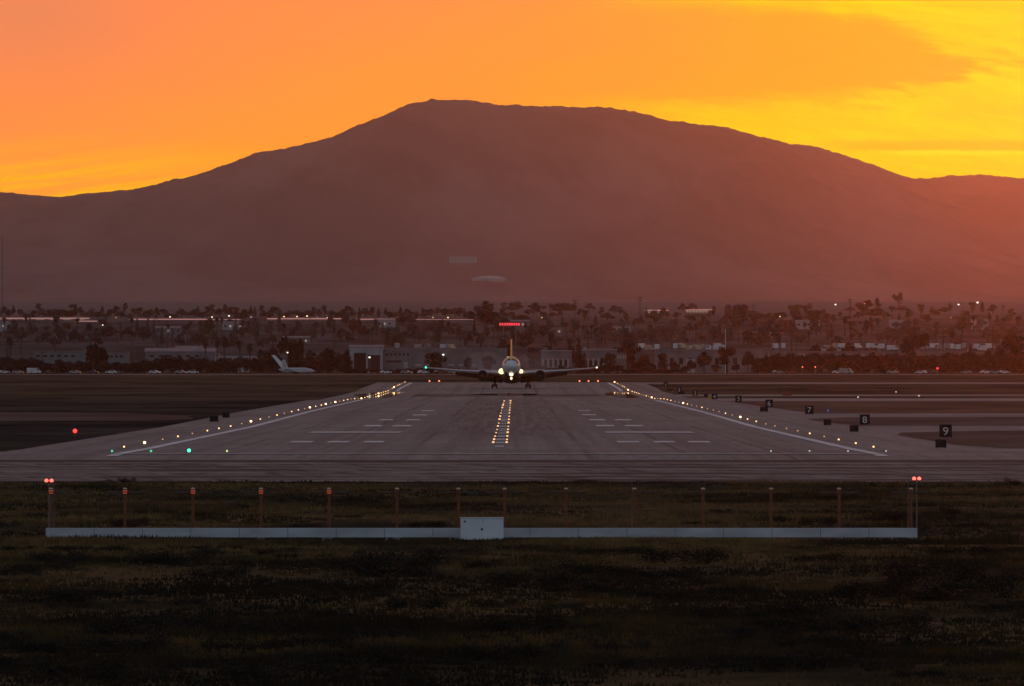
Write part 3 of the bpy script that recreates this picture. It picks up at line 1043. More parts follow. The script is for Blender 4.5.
for hd in heads[:5]:
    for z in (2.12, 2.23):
        MB().rings([(z, .108, .108, 0, 0), (z + .04, .108, .108, 0, 0)], 12).build('red_shine_band', M['shine_band'], hd)  # reflected red on the heads, added as glowing bands

wk = thing('equipment_walkway', 'long low white cable walkway in front of the antenna posts', 'walkway', at(481.5, 642))
w = px2m(871, 642)
MB().box((0, 0, 0.43), (w, 0.9, 0.44)).build('side_panel', M['walkway_white'], wk)
lg = MB()
for i in range(14):
    lx = -w / 2 + 1.2 + i * (w - 2.4) / 13
    MB().box((lx, 0, 0.05), (0.12, 0.5, 0.31)).build('leg', M['grey_metal'], wk)
for i in range(1, 18):
    MB().box((-w / 2 + i * w / 18, -0.452, 0.43), (0.03, 0.012, 0.42)).build('panel_joint', M['grey_wall'], wk)
eb = thing('equipment_box', 'large white equipment box at the middle of the walkway', 'utility box', at(482, 640.8, 0.07))
bw = px2m(43, 641)
MB().box((0, -0.1, 0.56), (bw, 0.9, 1.03)).build('cabinet', M['box_white'], eb)
MB().box((0, -0.1, 1.095), (bw + 0.06, 0.96, 0.03)).build('lid', M['box_white'], eb)
MB().tube((-bw * .4, -.553, .92), (-bw * .4, -.565, .92), .045, .045, 10).build('latch', M['black_paint'], eb)
MB().tube((bw * .02, -.553, .92), (bw * .02, -.565, .92), .03, .03, 10).build('latch', M['grey_metal'], eb)
MB().tube((0, -.553, .55), (0, -.568, .55), .06, .05, 8).build('cable_port', M['black_paint'], eb)

for px, lab in ((48, 'twin red obstruction lights on the mast by the first antenna post'), (917, 'twin red obstruction lights on the mast by the last antenna post')):
    o = thing('obstruction_light', lab, 'warning light', at(px + (1 if px < 500 else -0.3), 655, 0 if px < 500 else 0.1))
    MB().tube((0, 0, -0.4), (0, 0, 2.62), 0.035, 0.03).build('mast', M['steel_pole'], o)
    MB().box((0, 0, 2.62), (0.42, 0.06, 0.06)).build('bracket', M['steel_pole'], o)
    for s in (-1, 1):
        MB().ball((s * 0.125, 0, 2.79), 0.092, 10, 6).build('lamp', M['lamp_red_hot'], o)
        MB().tube((s * 0.125, 0, 2.64), (s * 0.125, 0, 2.72), 0.06).build('lamp_base', M['black_paint'], o)
for px, top, d, lab in ((908, 468, 660, 'thin grey whip mast beside the last antenna post'), (632, 474, 665, 'thin grey whip mast behind the tenth antenna post'), (54, 474, 662, 'thin grey whip mast under the first red lights')):
    p = at(px, d)
    o = thing('whip_mast', lab, 'mast', p)
    h = zrow(top, d) - p.z
    MB().tube((0, 0, -0.2), (0, 0, h), 0.022, 0.012, 6).build('rod', M['steel_pole'], o)
    MB().box((0, 0, 0.05), (0.25, 0.25, 0.12)).build('base', M['grey_wall'], o)


# ------------------------------------------------------------------ runway lights
def light_kind(name, label, cat, mat, r, h):
    root = thing(name, label, cat)
    MB().tube((0, 0, 0), (0, 0, 0.05), 0.15, 0.13, 10).build('base_plate', M['grey_metal'], root)
    MB().tube((0, 0, 0.05), (0, 0, h - r), 0.03, 0.03, 8).build('stem', M['orange_paint'], root)
    MB().ball((0, 0, h), r, 8, 6).build('lamp', mat, root)
    return Kind(root)


LA = light_kind('runway_edge_light', 'amber', 'runway light', M['lamp_amber'], 0.07, 0.22)
LD = light_kind('runway_edge_light', 'amber', 'runway light', M['lamp_amber_dim'], 0.06, 0.22)
LB = light_kind('runway_edge_light', 'amber', 'runway light', M['lamp_amber_bright'], 0.10, 0.24)
sides = {-1: 'on the grass field side of the runway', 1: 'on the taxiway side of the runway'}
bright = {-1: (1195, 1690, 2150, 2330, 2480, 2900, 3300, 3700), 1: (1790, 2080, 2420, 2980, 3600, 4060)}
for s in (-1, 1):
    ds = list(np.arange(THR + 76, END, 61.0))
    for d in ds:
        d = float(d)
        d += random.uniform(-4, 4)
        near = any(abs(d - q) < 31 for q in bright[s])
        kd = LB if near else (LA if random.random() < (0.62 if s < 0 else 0.5) else LD)
        x = RC + s * 32.0
        sc = 0.85 + d / 3300.0
        wd = 'brightest amber edge light' if kd is LB else ('clear amber edge light' if kd is LA else 'dim amber edge light')
        kd.put((x, d, g(d) + 0.05), 0, wd + ' on a short stem ' + sides[s], wd + 's ' + sides[s], (sc, sc, sc ** 0.6))

green = light_kind('threshold_light', 'green', 'runway light', M['lamp_green'], 0.09, 0.14)
greenb = light_kind('threshold_light', 'green', 'runway light', M['lamp_green_bright'], 0.14, 0.18)
lime = light_kind('threshold_light', 'lime', 'runway light', M['lamp_lime'], 0.08, 0.14)
pale = light_kind('threshold_light', 'pale', 'runway light', M['lamp_white_dim'], 0.07, 0.14)
for px, kd, lb in ((112, green, 'faint green threshold light farthest out on the grass field side'), (151, green, 'green threshold light at the foot of the white edge line'),
                   (189, greenb, 'brightest green threshold light on the concrete'), (227, lime, 'yellowish green threshold light nearest the centre line')):
    kd.put(ground(px, 453.3) + Vector((0, 0, 0.05)), 0, lb)
for px in (771, 809.5, 848, 886):
    pale.put(ground(px, 453.3) + Vector((0, 0, 0.05)), 0, 'pale unlit looking threshold light on the concrete of the taxiway side', 'pale threshold lights')
endk = light_kind('runway_end_light', 'red', 'runway light', M['lamp_red_small'], 0.24, 0.5)
for i, px in enumerate((429.5, 439.2, 579.5, 588.5, 598)):
    p = at(px, END + 20)
    lb = ('red runway end light under the wing with the green tip', 'red runway end light between wing tip and engine', 'red runway end light under the far wing', 'middle red runway end light under the wing tip', 'red runway end light just past the wing tip')[i]
    endk.put(p + Vector((0, 0, .05)), 0, lb)

glint = thing('added_glint', 'glint', 'runway light')  # landing-light glints, added as rows of small glowing blocks
MB().tube((0, 0, 0), (0, 0, 0.03), 0.15, 0.13, 10).build('housing', M['grey_metal'], glint)
MB().box((0, -0.06, 0.09), (0.17, 0.07, 0.13)).build('lens', M['glint_emit'], glint)
IK = Kind(glint)
rows = [444.3, 441.2, 437.8, 434.2, 431, 427.8, 424.4, 421, 417.8, 414.3, 411.5, 409, 406.5, 404.3, 402]
bars = MB()
for i, r_ in enumerate(rows):
    d = dist_of(r_)
    cx = RC
    for s in (-1, 1):
        sc = (0.8 + d / 2500) * random.uniform(0.5, 1.1)
        IK.put((cx + s * 0.62, d, g(d) + 0.09), 0, 'small added warm glint in the ladder along the centre line', 'added glints along the centre line', sc)
    if i < 8:
        x0, x1 = cx - 0.6, cx + 0.6
        L = 7.0
        bars.add([(x0, d - L, g(d - L) + 0.12), (x1, d - L, g(d - L) + 0.12), (x1, d + L, g(d + L) + 0.12), (x0, d + L, g(d + L) + 0.12)], [(0, 1, 2, 3)])
tag(bars.build('runway_marking', M['marking']), kind='structure')  # pale rungs added to mimic glints between the two rows

# red light on the field
o = thing('obstruction_light', 'single bright red light on a short post at the edge of the dark field', 'warning light', ground(75, 437))
MB().tube((0, 0, -0.1), (0, 0, 0.45), 0.05).build('post', M['orange_paint'], o)
MB().ball((0, 0, 0.62), 0.21, 10, 6).build('lamp', M['lamp_red'], o)

# little taxiway lights and markers
dot = light_kind('taxiway_light', 'white', 'taxiway light', M['lamp_white'], 0.10, 0.4)
blue = light_kind('taxiway_light', 'blue', 'taxiway light', M['lamp_blue'], 0.16, 0.45)
blue.put(ground(828, 413.5), 0, 'blue taxiway light above the dark box between signs seven and eight')
for px, py, lb in ((919, 397.5, 'white taxiway light on the second far strip'), (896, 393.5, 'white taxiway light on the brown grass strip'), (858, 399, 'tiny white taxiway light above sign eight')):
    dot.put(ground(px, py), 0, lb)

# distance signs 1..9 on the taxiway side
def font_mesh(txt, size):
    cu = bpy.data.curves.new('digit', 'FONT')
    cu.body = txt
    cu.size = size
    cu.align_x = 'CENTER'
    cu.align_y = 'CENTER'
    cu.extrude = 0.012
    ob = bpy.data.objects.new('digit', cu)
    col.objects.link(ob)
    bpy.context.view_layer.update()
    dg = bpy.context.evaluated_depsgraph_get()
    me = bpy.data.meshes.new_from_object(ob.evaluated_get(dg))
    bpy.data.objects.remove(ob)
    return me


for nmb in range(9, 0, -1):
    d = 1322 + (9 - nmb) * 304.8
    s = thing('distance_sign', 'black distance sign with the white numeral %s beside the runway' % ('one','two','three','four','five','six','seven','eight','nine')[nmb-1], 'sign', (42.9, d, g(d)))
    MB().box((0, 0, 0.80), (1.24, 0.32, 1.22)).build('panel', M['black_paint'], s)
    MB().box((0, 0, 1.43), (1.30, 0.36, 0.04)).build('top_cap', M['black_paint'], s)
    for q in (-1, 1):
        MB().box((q * 0.45, 0, 0.09), (0.08, 0.2, 0.22)).build('leg', M['grey_metal'], s)
    me = font_mesh(str(nmb), 1.15)
    me.materials.clear()
    me.materials.append(M['numeral'])
    t = bpy.data.objects.new('numeral', me)
    col.objects.link(t)
    t.parent = s
    t.location = (0, -0.175, 0.80)
    t.rotation_euler = (R(90), 0, 0)
    vx = [v.co for v in me.vertices]
    cx = (min(v.x for v in vx) + max(v.x for v in vx)) / 2
    cy = (min(v.y for v in vx) + max(v.y for v in vx)) / 2
    for v in me.vertices:
        v.co.x = (v.co.x - cx) * 1.05
        v.co.y -= cy

ub = thing('lamp_housing', 'black box', 'equipment box')
MB().box((0, 0, 0.47), (0.86, 0.9, 0.66)).build('housing', M['black_paint'], ub)
MB().box((0, 0.02, 0.82), (0.92, 1.0, 0.04)).build('hood', M['black_paint'], ub)
for sx in (-1, 1):
    for sy in (-1, 1):
        MB().box((sx * .34, sy * .35, 0.07), (.07, .07, .18)).build('leg', M['grey_metal'], ub)
UK = Kind(ub)
for px, py, wd, lb in ((941, 449.3, 1, 'black box on short legs in front of sign nine'), (854, 433, 1, 'black box on short legs in front of sign eight'), (827.5, 426.3, 1, 'black box between sign seven and sign eight'),
                       (764, 412.5, 1.3, 'low black box just before sign six'), (706, 397.6, 1.0, 'small black box before the yellow sign'), (681, 394.8, 1.9, 'wide low black box before the far signs'),
                       (670, 391.2, 2.2, 'farthest wide black box near the runway end'), (214, 422.8, 1.2, 'dark box nearer of the two beside the amber lights'), (226, 418.6, 1.1, 'dark box farther of the two beside the amber lights')):
    UK.put(ground(px, py), random.uniform(-.1, .1), lb, None, (wd * 1.05, 1.0, 1.0))
ys = thing('taxi_sign', 'small yellow taxiway sign beside sign four', 'sign', ground(711, 400))
MB().box((0, 0, 0.45), (1.5, 0.25, 0.5)).build('panel', M['yellow_sign'], ys)
for q in (-1, 1):
    MB().box((q * .5, 0, .1), (.08, .1, .25)).build('leg', M['grey_metal'], ys)
rs_ = thing('taxi_sign', 'dull red taxiway sign on the far grass strip', 'sign', ground(787, 396.5))
MB().box((0, 0, 0.5), (2.2, 0.25, 0.6)).build('panel', M['car_red'], rs_)
for q in (-1, 1):
    MB().box((q * .7, 0, .1), (.08, .1, .25)).build('leg', M['grey_metal'], rs_)


# ------------------------------------------------------------------ the airliner
def loft(mb, secs):
    """secs: list of equal length point loops"""
    n = len(secs[0])
    o = len(mb.v)
    for s in secs:
        mb.v += [tuple(p) for p in s]
    for k in range(len(secs) - 1):
        for i in range(n):
            j = (i + 1) % n
            mb.f.append((o + k * n + i, o + k * n + j, o + (k + 1) * n + j, o + (k + 1) * n + i))
            mb.mi.append(0)
    mb.f.append(tuple(o + i for i in range(n - 1, -1, -1)))
    mb.f.append(tuple(o + (len(secs) - 1) * n + i for i in range(n)))
    mb.mi += [0, 0]


FOIL = [(0, 0), (.03, .35), (.12, .75), (.3, 1.0), (.6, .7), (1, .02), (.6, -.35), (.3, -.6), (.12, -.5), (.03, -.3)]


def wing_section(x, yle, chord, z, thick, vertical=False):
    if vertical:
        return [(q * thick * 0.5, yle + p * chord, x) for p, q in [(0, 0), (.05, .5), (.25, 1), (.6, .7), (1, .05), (.6, -.7), (.25, -1), (.05, -.5)]]
    return [(x, yle + p * chord, z + q * thick * 0.6) for p, q in FOIL]


def airliner():
    PDist = 3690.0
    root = thing('cargo_airliner', 'twin engine cargo jet with landing lights on, nose up on the runway', 'airplane', (-0.75, PDist, g(PDist) + 0.05))
    root.rotation_euler = (R(-4.6), 0, 0)
    prof = [(-27.2, .12, .12, 4.05), (-27.0, .55, .5, 4.1), (-26.4, 1.1, 1.0, 4.2), (-25.4, 1.62, 1.55, 4.35), (-24.2, 2.02, 2.05, 4.5), (-22.5, 2.33, 2.42, 4.62),
            (-20.5, 2.48, 2.63, 4.68), (-18, 2.515, 2.70, 4.7), (8, 2.515, 2.70, 4.7), (12, 2.4, 2.5, 4.85), (16, 2.0, 2.05, 5.2), (20, 1.45, 1.5, 5.65), (24, .85, .9, 6.1), (27.3, .25, .3, 6.4)]
    n = 32
    fb = MB().rings([(t, rx, ry, 0, c) for t, rx, ry, c in prof], n, lambda k, i: 1 if 2.5 <= i <= 12.5 and k >= 3 else (2 if 19.5 <= i <= 27.5 and k >= 5 else 0), axis='Y')
    fus = fb.build('fuselage', [M['plane_white'], M['plane_yellow'], M['dark_and_shade']], root, smooth=True)  # underside shade painted as a dark slot on the lower skin

    def on_skin(y, a, off=0.03):
        ts = [p[0] for p in prof]
        rx, ry, c = (np.interp(y, ts, [p[i] for p in prof]) for i in (1, 2, 3))
        return (math.cos(a) * (rx + off), y, c + math.sin(a) * (ry + off))
    for a0, a1 in ((14, 42), (46, 86), (94, 134), (138, 166)):
        mb = MB()
        vs = []
        for q in range(5):
            a = R(a0 + (a1 - a0) * q / 4)
            vs += [on_skin(-25.75 + 0.5 * abs(math.cos(a)), a), on_skin(-24.75 + 0.6 * abs(math.cos(a)), a)]
        mb.add(vs, [(2 * i, 2 * i + 1, 2 * i + 3, 2 * i + 2) for i in range(4)])
        mb.build('window', M['dark_glass'], fus)
    bf = MB().rings([(-11, .3, .2, 0, 2.6), (-8, 2.3, 0.9, 0, 2.55), (0, 2.7, 1.1, 0, 2.5), (5, 2.4, .9, 0, 2.6), (8, .4, .2, 0, 2.8)], 16, axis='Y')
    bf.build('belly_fairing', M['dark_and_shade'], root, smooth=True)  # dark colour carries the shade under the belly
    for s in (-1, 1):
        w = MB()
        secs = [wing_section(s * 1.8, -9.6, 11.5, 3.55, 1.35), wing_section(s * 8.0, -5.2, 7.2, 4.15, .95), wing_section(s * 15.5, 0.6, 4.6, 5.1, .6), wing_section(s * 22.5, 5.4, 2.6, 6.1, .34), wing_section(s * 23.8, 6.9, 1.4, 6.35, .2)]
        if s > 0:
            secs = [q[::-1] for q in secs]
        loft(w, secs)
        wing = w.build('wing', M['plane_grey'], root, smooth=True)
        fl = MB()
        loft(fl, [[(s * 2.6, 0.6, 3.9), (s * 2.6, 4.4, 1.95), (s * 2.6, 4.3, 1.8), (s * 2.6, 0.4, 3.6)], [(s * 7.6, 1.2, 4.3), (s * 7.6, 4.0, 2.7), (s * 7.6, 3.9, 2.55), (s * 7.6, 1.0, 4.0)]])
        fl.build('flap', M['dark_and_shade'], wing)  # underwing shade put into the flap colour
        fl = MB()
        loft(fl, [[(s * 8.6, 1.9, 4.1), (s * 8.6, 3.9, 3.1), (s * 8.6, 3.8, 2.95), (s * 8.6, 1.7, 3.85)], [(s * 15.5, 4.8, 5.0), (s * 15.5, 6.2, 4.3), (s * 15.5, 6.1, 4.2), (s * 15.5, 4.6, 4.8)]])
        fl.build('flap', M['dark_and_shade'], wing)  # outer flap darkened the same way, shade in its colour
        MB().ball((s * 23.75, 6.9, 6.36), 0.26 if s < 0 else 0.24, 8, 6).build('navigation_light', M['lamp_green_bright'] if s < 0 else M['lamp_white'], wing)
        e = MB()
        ex, ez = s * 7.95, 2.55
        e.rings([(-13.4, 1.2, 1.2, ex, ez), (-13.55, 1.3, 1.3, ex, ez), (-13.2, 1.44, 1.44, ex, ez), (-12, 1.55, 1.55, ex, ez), (-9.5, 1.48, 1.48, ex, ez), (-7.6, 1.1, 1.1, ex, ez), (-6.4, .7, .7, ex, ez)], 24, axis='Y', cap=False)
        e.rings([(-13.4, 1.18, 1.18, ex, ez), (-12.4, 1.14, 1.14, ex, ez)], 24, axis='Y', cap=False)
        eng = e.build('engine', M['dark_and_shade'], root, smooth=True)
        MB().rings([(-12.45, 1.14, 1.14, ex, ez), (-12.4, 1.14, 1.14, ex, ez)], 24, axis='Y').build('fan', M['black_paint'], eng)
        MB().rings([(-13.0, .03, .03, ex, ez), (-12.8, .2, .2, ex, ez), (-12.46, .36, .36, ex, ez)], 14, axis='Y').build('spinner', M['grey_metal'], eng)
        MB().box((ex, -7.5, 3.75), (0.35, 6.0, 0.9)).build('pylon', M['plane_grey'], eng)
        st = MB()
        ss_ = [wing_section(s * 0.7, 19.5, 6.0, 6.3, .55), wing_section(s * 9.3, 25.6, 2.1, 7.3, .22)]
        if s > 0:
            ss_ = [q[::-1] for q in ss_]
        loft(st, ss_)
        st.build('stabilizer', M['plane_grey'], root, smooth=True)
        gr = MB()
        gx = s * 4.65
        gr.tube((gx - s * .2, 0, 3.2), (gx, 0, .75), .32, .26, 10)
        gr.tube((gx, -.75, .6), (gx, .75, .6), .13, .13, 8)
        gr.tube((gx - s * 1.6, 0.1, 2.9), (gx, 0, 1.4), .09, .08, 8)
        for q in (-.7, .7):
            gr.tube((gx - .6, q, .58), (gx + .6, q, .58), .08, .08, 8)
        gear = gr.build('landing_gear', M['dark_and_shade'], root)
        # the bogie hangs level while the nose is up
        for qx in (-.57, .57):
            for qy in (-.7, .7):
                MB().rings([(gx + qx - .22, .40, .40, qy, .60), (gx + qx - .17, .57, .57, qy, .60), (gx + qx + .17, .57, .57, qy, .60), (gx + qx + .22, .40, .40, qy, .60)], 18, axis='X').build('wheel', M['tyre'], gear)
        MB().box((gx + s * .75, 0, 1.9), (0.1, 1.1, 1.5)).build('gear_door', M['dark_and_shade'], root)
        MB().ball((s * 2.72, -9.85, 3.95), 0.78 if s < 0 else 0.56, 12, 8).build('landing_light', M['landing'], root)
    fn = MB()
    loft(fn, [wing_section(7.0, 15.2, 9.8, 0, .62, True), wing_section(10.5, 18.6, 7.6, 0, .5, True), wing_section(15.6, 23.6, 4.4, 0, .34, True)])
    fin = fn.build('tail_fin', M['plane_yellow'], root, smooth=True)
    ng = MB()
    ng.tube((0, -22.6, 2.5), (0, -22.8, .5), .13, .1, 10)
    ng.tube((0, -20.9, 2.3), (0, -22.7, 1.1), .07, .06, 8)
    ng.tube((-.3, -22.8, .48), (.3, -22.8, .48), .07, .07, 8)
    nose = ng.build('nose_gear', M['grey_metal'], root)
    for q in (-.3, .3):
        MB().rings([(q - .16, .33, .33, -22.8, .48), (q - .12, .47, .47, -22.8, .48), (q + .12, .47, .47, -22.8, .48), (q + .16, .33, .33, -22.8, .48)], 16, axis='X').build('wheel', M['tyre'], nose)
    MB().ball((0, -23.25, 2.0), 0.58, 12, 8, 0.75).build('landing_light', M['landing_soft'], nose)
    MB().ball((0, -23.1, .95), 0.33, 12, 8).build('taxi_light', M['landing_soft'], nose)
    MB().ball((-0.95, -17, 7.33), 0.16, 8, 6).build('beacon', M['lamp_white'], root)


airliner()


# ------------------------------------------------------------------ parked jet
def parked_jet():
    d = 5800.0
    root = thing('parked_jet', 'small white parked jet side on with swept tail fin before the dark trees', 'airplane', at(297, d))
    fb = MB().rings([(-8, .2, .25, 0, 2.0), (-6.5, .7, .75, 0, 1.7), (-3.5, 1.15, 1.2, 0, 1.55), (3.5, 1.2, 1.25, 0, 1.55), (6, .85, .9, 0, 1.45), (7.6, .3, .3, 0, 1.25), (7.9, .08, .08, 0, 1.2)], 16, axis='X')
    fu = fb.build('fuselage', M['plane_grey'], root, smooth=True)
    wb = MB()
    for q in range(6):
        MB().box((-2 + q * 1.1, -1.2, 1.9), (.35, .06, .35)).build('window', M['dark_glass'], fu)
    f = MB()
    f.add([(-3.8, -.2, 2.2), (-6.5, -.2, 2.2), (-11.2, -.12, 8.3), (-9.6, -.12, 8.3), (-3.8, .2, 2.2), (-6.5, .2, 2.2), (-11.2, .12, 8.3), (-9.6, .12, 8.3)],
          [(0, 1, 2, 3), (7, 6, 5, 4), (0, 3, 7, 4), (1, 5, 6, 2), (3, 2, 6, 7), (0, 4, 5, 1)])
    f.build('tail_fin', M['plane_white'], root)
    for s in (-1, 1):
        b = MB()
        b.add([(-3.6, s * 1.0, 2.0), (-5.6, s * 1.0, 2.0), (-6.6, s * 3.6, 6.2), (-5.2, s * 3.6, 6.2), (-3.6, s * 1.0, 1.8), (-5.6, s * 1.0, 1.8), (-6.6, s * 3.6, 6.0), (-5.2, s * 3.6, 6.0)],
              [(0, 1, 2, 3), (7, 6, 5, 4), (0, 3, 7, 4), (1, 5, 6, 2), (3, 2, 6, 7), (0, 4, 5, 1)])
        b.build('stabilizer', M['plane_white'], root)
        b = MB()
        b.add([(2.2, s * 1.0, 1.0), (-1.6, s * 1.0, 1.0), (-3.4, s * 7.5, 1.5), (-2.2, s * 7.5, 1.5), (2.2, s * 1.0, .75), (-1.6, s * 1.0, .75), (-3.4, s * 7.5, 1.4), (-2.2, s * 7.5, 1.4)],
              [(0, 1, 2, 3), (7, 6, 5, 4), (0, 3, 7, 4), (1, 5, 6, 2), (3, 2, 6, 7), (0, 4, 5, 1)])
        b.build('wing', M['plane_white'], root)
        MB().rings([(-5.2, .35, .35, s * 1.75, 2.2), (-4.6, .5, .5, s * 1.75, 2.2), (-2.6, .5, .5, s * 1.75, 2.2), (-2.3, .42, .42, s * 1.75, 2.2)], 12, axis='X').build('engine', M['plane_grey'], root)
    for gx, gy in ((5, 0), (-1, -1.3), (-1, 1.3)):
        gg = MB().tube((gx, gy, .9), (gx, gy, .3), .07)
        q = gg.build('landing_gear', M['grey_metal'], root)
        MB().rings([(gy - .1, .3, .3, gx, .3), (gy + .1, .3, .3, gx, .3)], 12, axis='Y').build('wheel', M['tyre'], q)


parked_jet()


# ------------------------------------------------------------------ buildings
def building(px0, px1, ytop, d, depth, wall, label, roof='flat', wins=None, roofmat='roof_grey', doors=None, pillars=None, name='building', cat='building'):
    p = at((px0 + px1) / 2, d)
    W = px2m(px1 - px0, d)
    H = zrow(ytop, d) - p.z
    root = thing(name, label, cat, p)
    MB().box((0, depth / 2, H / 2 - 0.5), (W, depth, H + 1.0 - 0.02)).build('wall', M[wall], root)
    if roof == 'flat':
        MB().box((0, depth / 2, H + 0.22), (W + 0.5, depth + 0.5, 0.44)).build('roof', M[roofmat], root)
    elif roof == 'gable':
        h = max(W * 0.05, 1.0)
        rb = MB().add([(-W / 2 - .4, -.4, H), (W / 2 + .4, -.4, H), (W / 2 + .4, depth + .4, H), (-W / 2 - .4, depth + .4, H), (-W / 2 - .4, depth / 2, H + h), (W / 2 + .4, depth / 2, H + h)],
                      [(0, 1, 5, 4), (2, 3, 4, 5), (1, 2, 5), (3, 0, 4), (3, 2, 1, 0)])
        rb.build('roof', M[roofmat], root)
    elif roof == 'slope':
        h = 0.95
        rb = MB().add([(-W / 2 - .4, -.4, H), (W / 2 + .4, -.4, H), (W / 2 + .4, depth + .4, H), (-W / 2 - .4, depth + .4, H), (W / 2 + .4, depth + .4, H + h), (-W / 2 - .4, depth + .4, H + h)],
                      [(0, 1, 4, 5), (3, 2, 1, 0), (2, 3, 5, 4), (1, 2, 4), (3, 0, 5)])
        rb.build('roof', M[roofmat], root)
    if d < 6420 and W > 12:
        for q in range(max(1, int(W / 14))):
            ux = random.uniform(-W * .45, W * .45)
            us = random.uniform(1.2, 2.6)
            hz_ = random.uniform(.7, 1.4)
            MB().box((ux, random.uniform(2.5, depth * .5), H + (0.44 if roof == 'flat' else 0.3) + hz_ / 2), (us, 2.0, hz_)).build('roof_unit', M[random.choice(['grey_wall', 'roof_grey', 'pale_wall'])], root)
    for (a, b, y0, y1, m) in (wins or []):
        wx0, wx1 = px2m(a - (px0 + px1) / 2, d), px2m(b - (px0 + px1) / 2, d)
        z0, z1 = zrow(y1, d) - p.z, zrow(y0, d) - p.z
        fr = MB().box(((wx0 + wx1) / 2, -0.05, (z0 + z1) / 2), (wx1 - wx0, 0.12, z1 - z0)).build('window', M[m], root)
    for (a, b, y0, y1, m) in (doors or []):
        wx0, wx1 = px2m(a - (px0 + px1) / 2, d), px2m(b - (px0 + px1) / 2, d)
        z0, z1 = zrow(y1, d) - p.z, zrow(y0, d) - p.z
        MB().box(((wx0 + wx1) / 2, -0.08, (z0 + z1) / 2), (wx1 - wx0, 0.2, z1 - z0)).build('door', M[m], root)
    for (a, y0, y1) in (pillars or []):
        wx = px2m(a - (px0 + px1) / 2, d)
        z0, z1 = zrow(y1, d) - p.z, zrow(y0, d) - p.z
        MB().box((wx, -0.6, (z0 + z1) / 2), (0.8, 0.8, z1 - z0)).build('pillar', M['pale_wall'], root)
    return root


BD = 6150.0
building(349.5, 383, 347, BD, 30, 'pale_wall', 'white framed hangar with a tall dark open door', 'gable', doors=[(354, 366, 353, 372, 'black_paint'), (368, 380, 355, 371, 'dark_and_shade')])
building(383.5, 411, 350.5, BD + 5, 25, 'grey_wall', 'grey building with a row of small square windows beside the hangar',
         wins=[(386 + i * 4.2, 388 + i * 4.2, 353.5, 355.7, 'dark_glass') for i in range(6)] + [(387, 401, 360.5, 362.5, 'dark_glass')], doors=[(404, 408, 362, 372, 'pale_wall')])
building(411.5, 507, 348.8, BD + 60, 40, 'grey_wall', 'long plain grey warehouse between the hangar and the airliner', wins=[(415 + i * 11, 421 + i * 11, 364, 366, 'pale_wall') for i in range(6)])
building(541, 572, 351, BD - 40, 25, 'grey_wall', 'pale building with five dark tall windows behind the far wing',
         wins=[(544.5 + i * 5, 547.5 + i * 5, 360, 366.5, 'dark_glass') for i in range(5)], pillars=[(543 + i * 5, 358.5, 372) for i in range(6)], roofmat='pale_wall')
building(582, 617, 350, BD - 20, 25, 'grey_wall', 'flat roofed pale building beyond the wing tip',
         wins=[(584 + i * 5.2, 587 + i * 5.2, 360.5, 366.5, 'dark_glass') for i in range(6)], pillars=[(582.8 + i * 5.2, 358, 372) for i in range(6)], roofmat='pale_wall')
building(616.5, 626, 353.5, BD + 25, 20, 'grey_wall', 'small block with pale lit windows beside the broad tree', wins=[(617 + i * 2.6, 618.7 + i * 2.6, 355, 358.5, 'pale_wall') for i in range(4)])
building(656, 765, 350.3, BD + 10, 60, 'grey_wall', 'wide low warehouse with a white front bay among dark trees',
         wins=[(670 + i * 9, 674 + i * 9, 358, 364, 'dark_glass') for i in range(10)], doors=[(686, 695, 359, 373, 'pale_wall')])
building(33, 88, 352.5, BD + 120, 30, 'teal_wall', 'bluish low building behind the dark tree row', wins=[(36 + i * 7, 40 + i * 7, 355, 357, 'dark_glass') for i in range(6)])
building(108, 128, 353.5, BD + 120, 30, 'teal_wall', 'short bluish building beside the big round tree', wins=[(110 + i * 5, 113 + i * 5, 355.5, 357.5, 'dark_glass') for i in range(3)])
building(145, 215, 351.5, BD + 140, 40, 'grey_wall', 'long dim grey building behind the palms', 'gable', wins=[(150 + i * 9, 154 + i * 9, 355, 357, 'dark_glass') for i in range(6)])
building(215, 262, 356, BD + 100, 40, 'pale_wall', 'low pale building glimpsed between the palm trunks', wins=[(220 + i * 8, 224 + i * 8, 358, 361, 'dark_glass') for i in range(5)])
building(176, 205, 348, 6700, 25, 'teal_wall', 'small greenish gabled shed behind the grey building', 'gable')
building(770, 905, 352, BD + 150, 50, 'tan_wall', 'long tan warehouse mostly hidden by the dark tree row', wins=[(775 + i * 12, 781 + i * 12, 354, 356, 'pale_wall') for i in range(10)])
building(920, 992, 352.5, BD + 150, 50, 'tan_wall', 'long tan building below the row of white vans', wins=[(925 + i * 10, 931 + i * 10, 354, 356, 'grey_wall') for i in range(6)])
# hazy town
tn = 'hazy town buildings'
px = -10
while px < 1030:
    d = random.uniform(7100, 8200)
    base = HY - (g(d) - CAMZ) * F / d
    wd = random.uniform(10, 30)
    hp = random.uniform(5, 9)
    nw = int(wd // 5)
    building(px, px + wd, base - hp, d, 15, random.choice(['tan_wall', 'grey_wall', 'pale_wall']), 'hazy low town building among the trees beyond the airfield', random.choice(['flat', 'gable', 'gable']),
             wins=[(px + 2 + i * 5, px + 4 + i * 5, base - hp + 2, base - hp + 4, random.choice(['dark_glass', 'dark_glass', 'lit_window'])) for i in range(nw)], name='town_building')['group'] = tn
    px += wd + random.uniform(20, 70)
